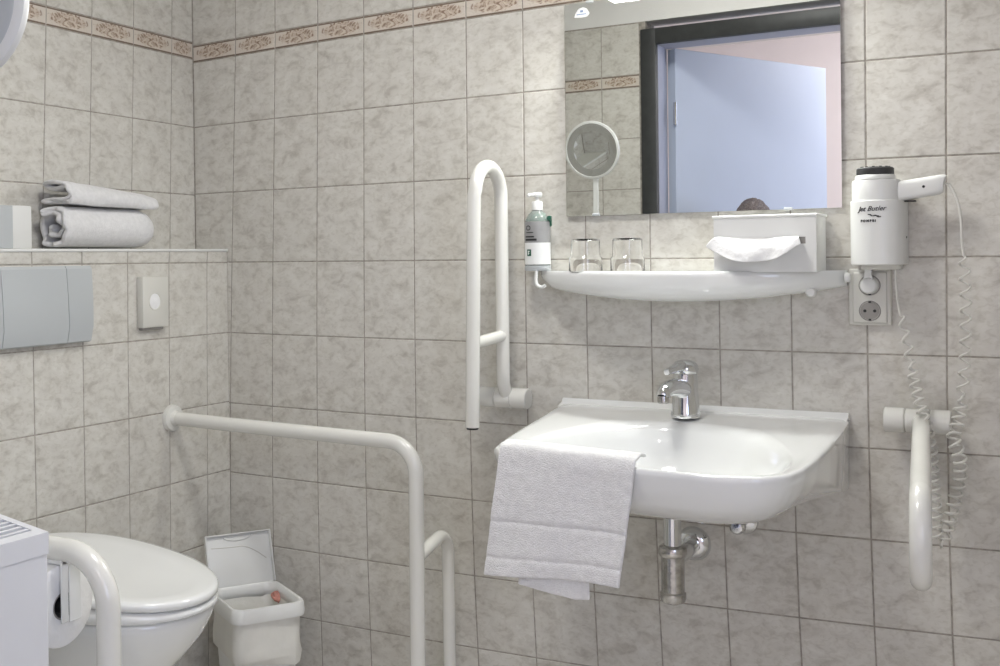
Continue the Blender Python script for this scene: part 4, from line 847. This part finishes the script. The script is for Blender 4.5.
# open lid hinged on the far left edge (local -x side), leaning back
lean = math.radians(17); hxm = -LX*1.03
LMx = BMx @ Matrix.Translation((hxm, 0, 0.334)) @ Matrix.Rotation(-lean, 4, 'Y')
b = BM(); HL, HW = 0.138, LY*1.03
add_box(b, (-0.003, -HW, 0.0), (0.003, HW, HL), 0.0025, 2, LMx)
for lo, hi in (((0.001, -HW, 0), (0.014, -HW+0.004, HL)), ((0.001, HW-0.004, 0), (0.014, HW, HL)), ((0.001, -HW, HL-0.004), (0.014, HW, HL))): add_box(b, lo, hi, 0.0015, 1, LMx)
ld = obj('lid', b, PLASTIC, t)
b = BM(); pr = [LMx @ Vector((0.004, HW*0.42*math.cos(PI+PI*k/12), HL-0.007+0.012*math.sin(PI+PI*k/12))) for k in range(13)]
add_tube(b, pr, 0.0025, 8); obj('finger_grip', b, PLASTIC, ld)
b = BM(); pr = [LMx @ Vector((0.0035, -HW*0.82+HW*1.64*q, HL*(0.76-0.02*math.sin(q*PI)-0.42*max(0, q-0.55)**1.6*2.6))) for q in [k/16 for k in range(17)]]
add_tube(b, pr, 0.0012, 6); obj('moulded_line', b, CREAMPL, ld)
w1 = thing('crumpled_wrapper', 'small pinkish scrap lying on the liner inside the waste bin', 'scrap', Vector((0.372, -0.128, 0.295)))
c0 = Vector((0.372, -0.128, 0.307))
b = BM(); bmesh.ops.create_icosphere(b, subdivisions=3, radius=0.016)
for v in b.verts:
    q = 1+0.45*nz(v.co.x*70, v.co.y*70, v.co.z*70); v.co = Vector((v.co.x*q*1.0, v.co.y*q*1.1, v.co.z*q*0.8))+c0
obj('crumple', b, PINKM, w1, 30)
b = BM(); add_tube(b, [c0+Vector((-0.004, -0.008, 0.012)), c0+Vector((0.006, -0.012, -0.004)), c0+Vector((0.008, -0.004, -0.012))], 0.005, 8); obj('crumple_end', b, PINKM, w1)

# ------------------------------------------------------------------ person in the doorway (only the top of the head shows, in the mirror)
px_, py_ = 1.136, -2.055
t = thing('person', 'crouching person with short brown hair, head top reflected low in the mirror', 'person', (px_, py_, 0))
def skin(name, joints, edges, m, parent, lv=2, root=0):
    me = bpy.data.meshes.new(name); base = origin_of(parent); me.from_pydata([tuple(Vector(j[:3])-base) for j in joints], edges, []); me.materials.append(m)
    o = bpy.data.objects.new(name, me); COL.objects.link(o); o.parent = parent
    md = mod(o, 'SKIN', use_smooth_shade=True)
    for k, j in enumerate(joints):
        sv = me.skin_vertices[0].data[k]; sv.radius = (j[3], j[4] if len(j) > 4 else j[3]); sv.use_root = (k == root)
    mod(o, 'SUBSURF', levels=lv, render_levels=lv); return o
P = lambda x, y, z, *r: (px_+x, py_+y, z, *r)
J = [P(0, -0.06, 0.50, 0.145, 0.115), P(0, -0.05, 0.66, 0.135, 0.105), P(0, -0.03, 0.84, 0.155, 0.11), P(0, -0.01, 1.02, 0.15, 0.095), P(0, 0.0, 1.10, 0.078), P(0, 0.004, 1.145, 0.070)]
E_ = [(0, 1), (1, 2), (2, 3), (3, 4), (4, 5)]
def chain(start, pts):
    k = start
    for p in pts: J.append(p); E_.append((k, len(J)-1)); k = len(J)-1
    return k
for s in (-1, 1):
    chain(0, [P(s*0.10, 0.02, 0.47, 0.095), P(s*0.12, 0.22, 0.50, 0.075), P(s*0.13, 0.33, 0.50, 0.062), P(s*0.125, 0.27, 0.28, 0.052), P(s*0.12, 0.20, 0.09, 0.038), P(s*0.12, 0.24, 0.045, 0.036), P(s*0.125, 0.34, 0.03, 0.030)])
    chain(3, [P(s*0.165, 0.0, 1.03, 0.062), P(s*0.195, 0.06, 0.90, 0.047), P(s*0.185, 0.14, 0.77, 0.040), P(s*0.150, 0.26, 0.70, 0.033), P(s*0.135, 0.33, 0.645, 0.024)])
body = skin('body', J, E_, CLOTH, t)
for s in (-1, 1):
    hj = [P(s*0.135, 0.325, 0.648, 0.022, 0.016), P(s*0.132, 0.355, 0.615, 0.036, 0.014), P(s*0.130, 0.375, 0.585, 0.038, 0.013)]; he = [(0, 1), (1, 2)]
    for f, dx in enumerate((-0.026, -0.009, 0.009, 0.026)):
        L = (0.060, 0.068, 0.065, 0.052)[f]; k = 2
        for q, (dy, dz) in enumerate(((0.010, -0.012), (0.016, -0.5*L), (0.010, -L))): hj.append(P(s*(0.130+dx), 0.375+dy, 0.585+dz, 0.0095-0.001*q)); he.append((k, len(hj)-1)); k = len(hj)-1
    hj.append(P(s*(0.130-0.040), 0.368, 0.612, 0.010)); he.append((1, len(hj)-1)); hj.append(P(s*(0.130-0.050), 0.385, 0.585, 0.009)); he.append((len(hj)-2, len(hj)-1))
    skin('hand', hj, he, SKIN, t, 1)
hc = Vector((px_+0.004, py_+0.015, 1.306))
b = BM(); bmesh.ops.create_uvsphere(b, u_segments=40, v_segments=28, radius=1.0)
for v in b.verts:
    x, y, z = v.co; jaw = 1-0.28*max(0, -z)**1.3; fx = 0.075*jaw; fy = 0.093*(1-0.14*max(0, -z)) if y > 0 else 0.095*(1-0.30*max(0, -z))
    p = Vector((x*fx, y*fy, z*0.112))
    if y > 0.2:                                                    # brow, eye sockets, nose, mouth
        p.y += 0.022*math.exp(-((x)/0.17)**2-((z+0.17)/0.20)**2)-0.007*math.exp(-((abs(x)-0.42)/0.2)**2-((z-0.02)/0.12)**2)+0.005*math.exp(-(x/0.35)**2-((z+0.52)/0.07)**2)+0.007*math.exp(-(x/0.25)**2-((z+0.85)/0.12)**2)
    v.co = p+hc
head = obj('head', b, SKIN, t, 180)
b = BM(); add_tube(b, [hc+Vector((-0.004, -0.018, -0.19)), hc+Vector((-0.002, -0.014, -0.13)), hc+Vector((0, -0.008, -0.06))], [0.046, 0.050, 0.050], 28); obj('neck', b, SKIN, t, 180)
for s in (-1, 1):
    b = BM(); bmesh.ops.create_uvsphere(b, u_segments=20, v_segments=14, radius=1.0)
    for v in b.verts: v.co = Vector((v.co.x*0.008, v.co.y*0.018, v.co.z*0.030))+hc+Vector((s*0.076, -0.005, -0.008))
    obj('ear', b, SKIN, head, 180)
    b = BM(); bmesh.ops.create_uvsphere(b, u_segments=16, v_segments=12, radius=0.011); bmesh.ops.translate(b, verts=b.verts, vec=hc+Vector((s*0.030, 0.074, 0.002))); ey = obj('eye', b, LABELW, head, 180)
    b = BM(); bmesh.ops.create_uvsphere(b, u_segments=14, v_segments=10, radius=0.005); bmesh.ops.translate(b, verts=b.verts, vec=hc+Vector((s*0.030, 0.0815, 0.002))); obj('iris', b, DARKPL, ey, 180)
b = BM(); add_box(b, (hc.x-0.020, hc.y+0.060, hc.z-0.062), (hc.x+0.020, hc.y+0.0735, hc.z-0.056), 0.002, 2); obj('mouth', b, PINKM, head)
b = BM(); bmesh.ops.create_uvsphere(b, u_segments=72, v_segments=48, radius=1.0)
bmesh.ops.delete(b, geom=[v for v in b.verts if v.co.z < (0.30 if v.co.y > 0.25 else -0.35)], context='VERTS')
for v in b.verts:
    q = 1+0.045*nz(v.co.x*6, v.co.y*6, v.co.z*6)+0.02*nz(v.co.x*30, v.co.y*30, v.co.z*8)
    v.co = Vector((v.co.x*0.0775*q, v.co.y*0.099*q, v.co.z*0.119*q))+hc
lbl(obj('hair', b, HAIR, head, 180), 'short brown hair')
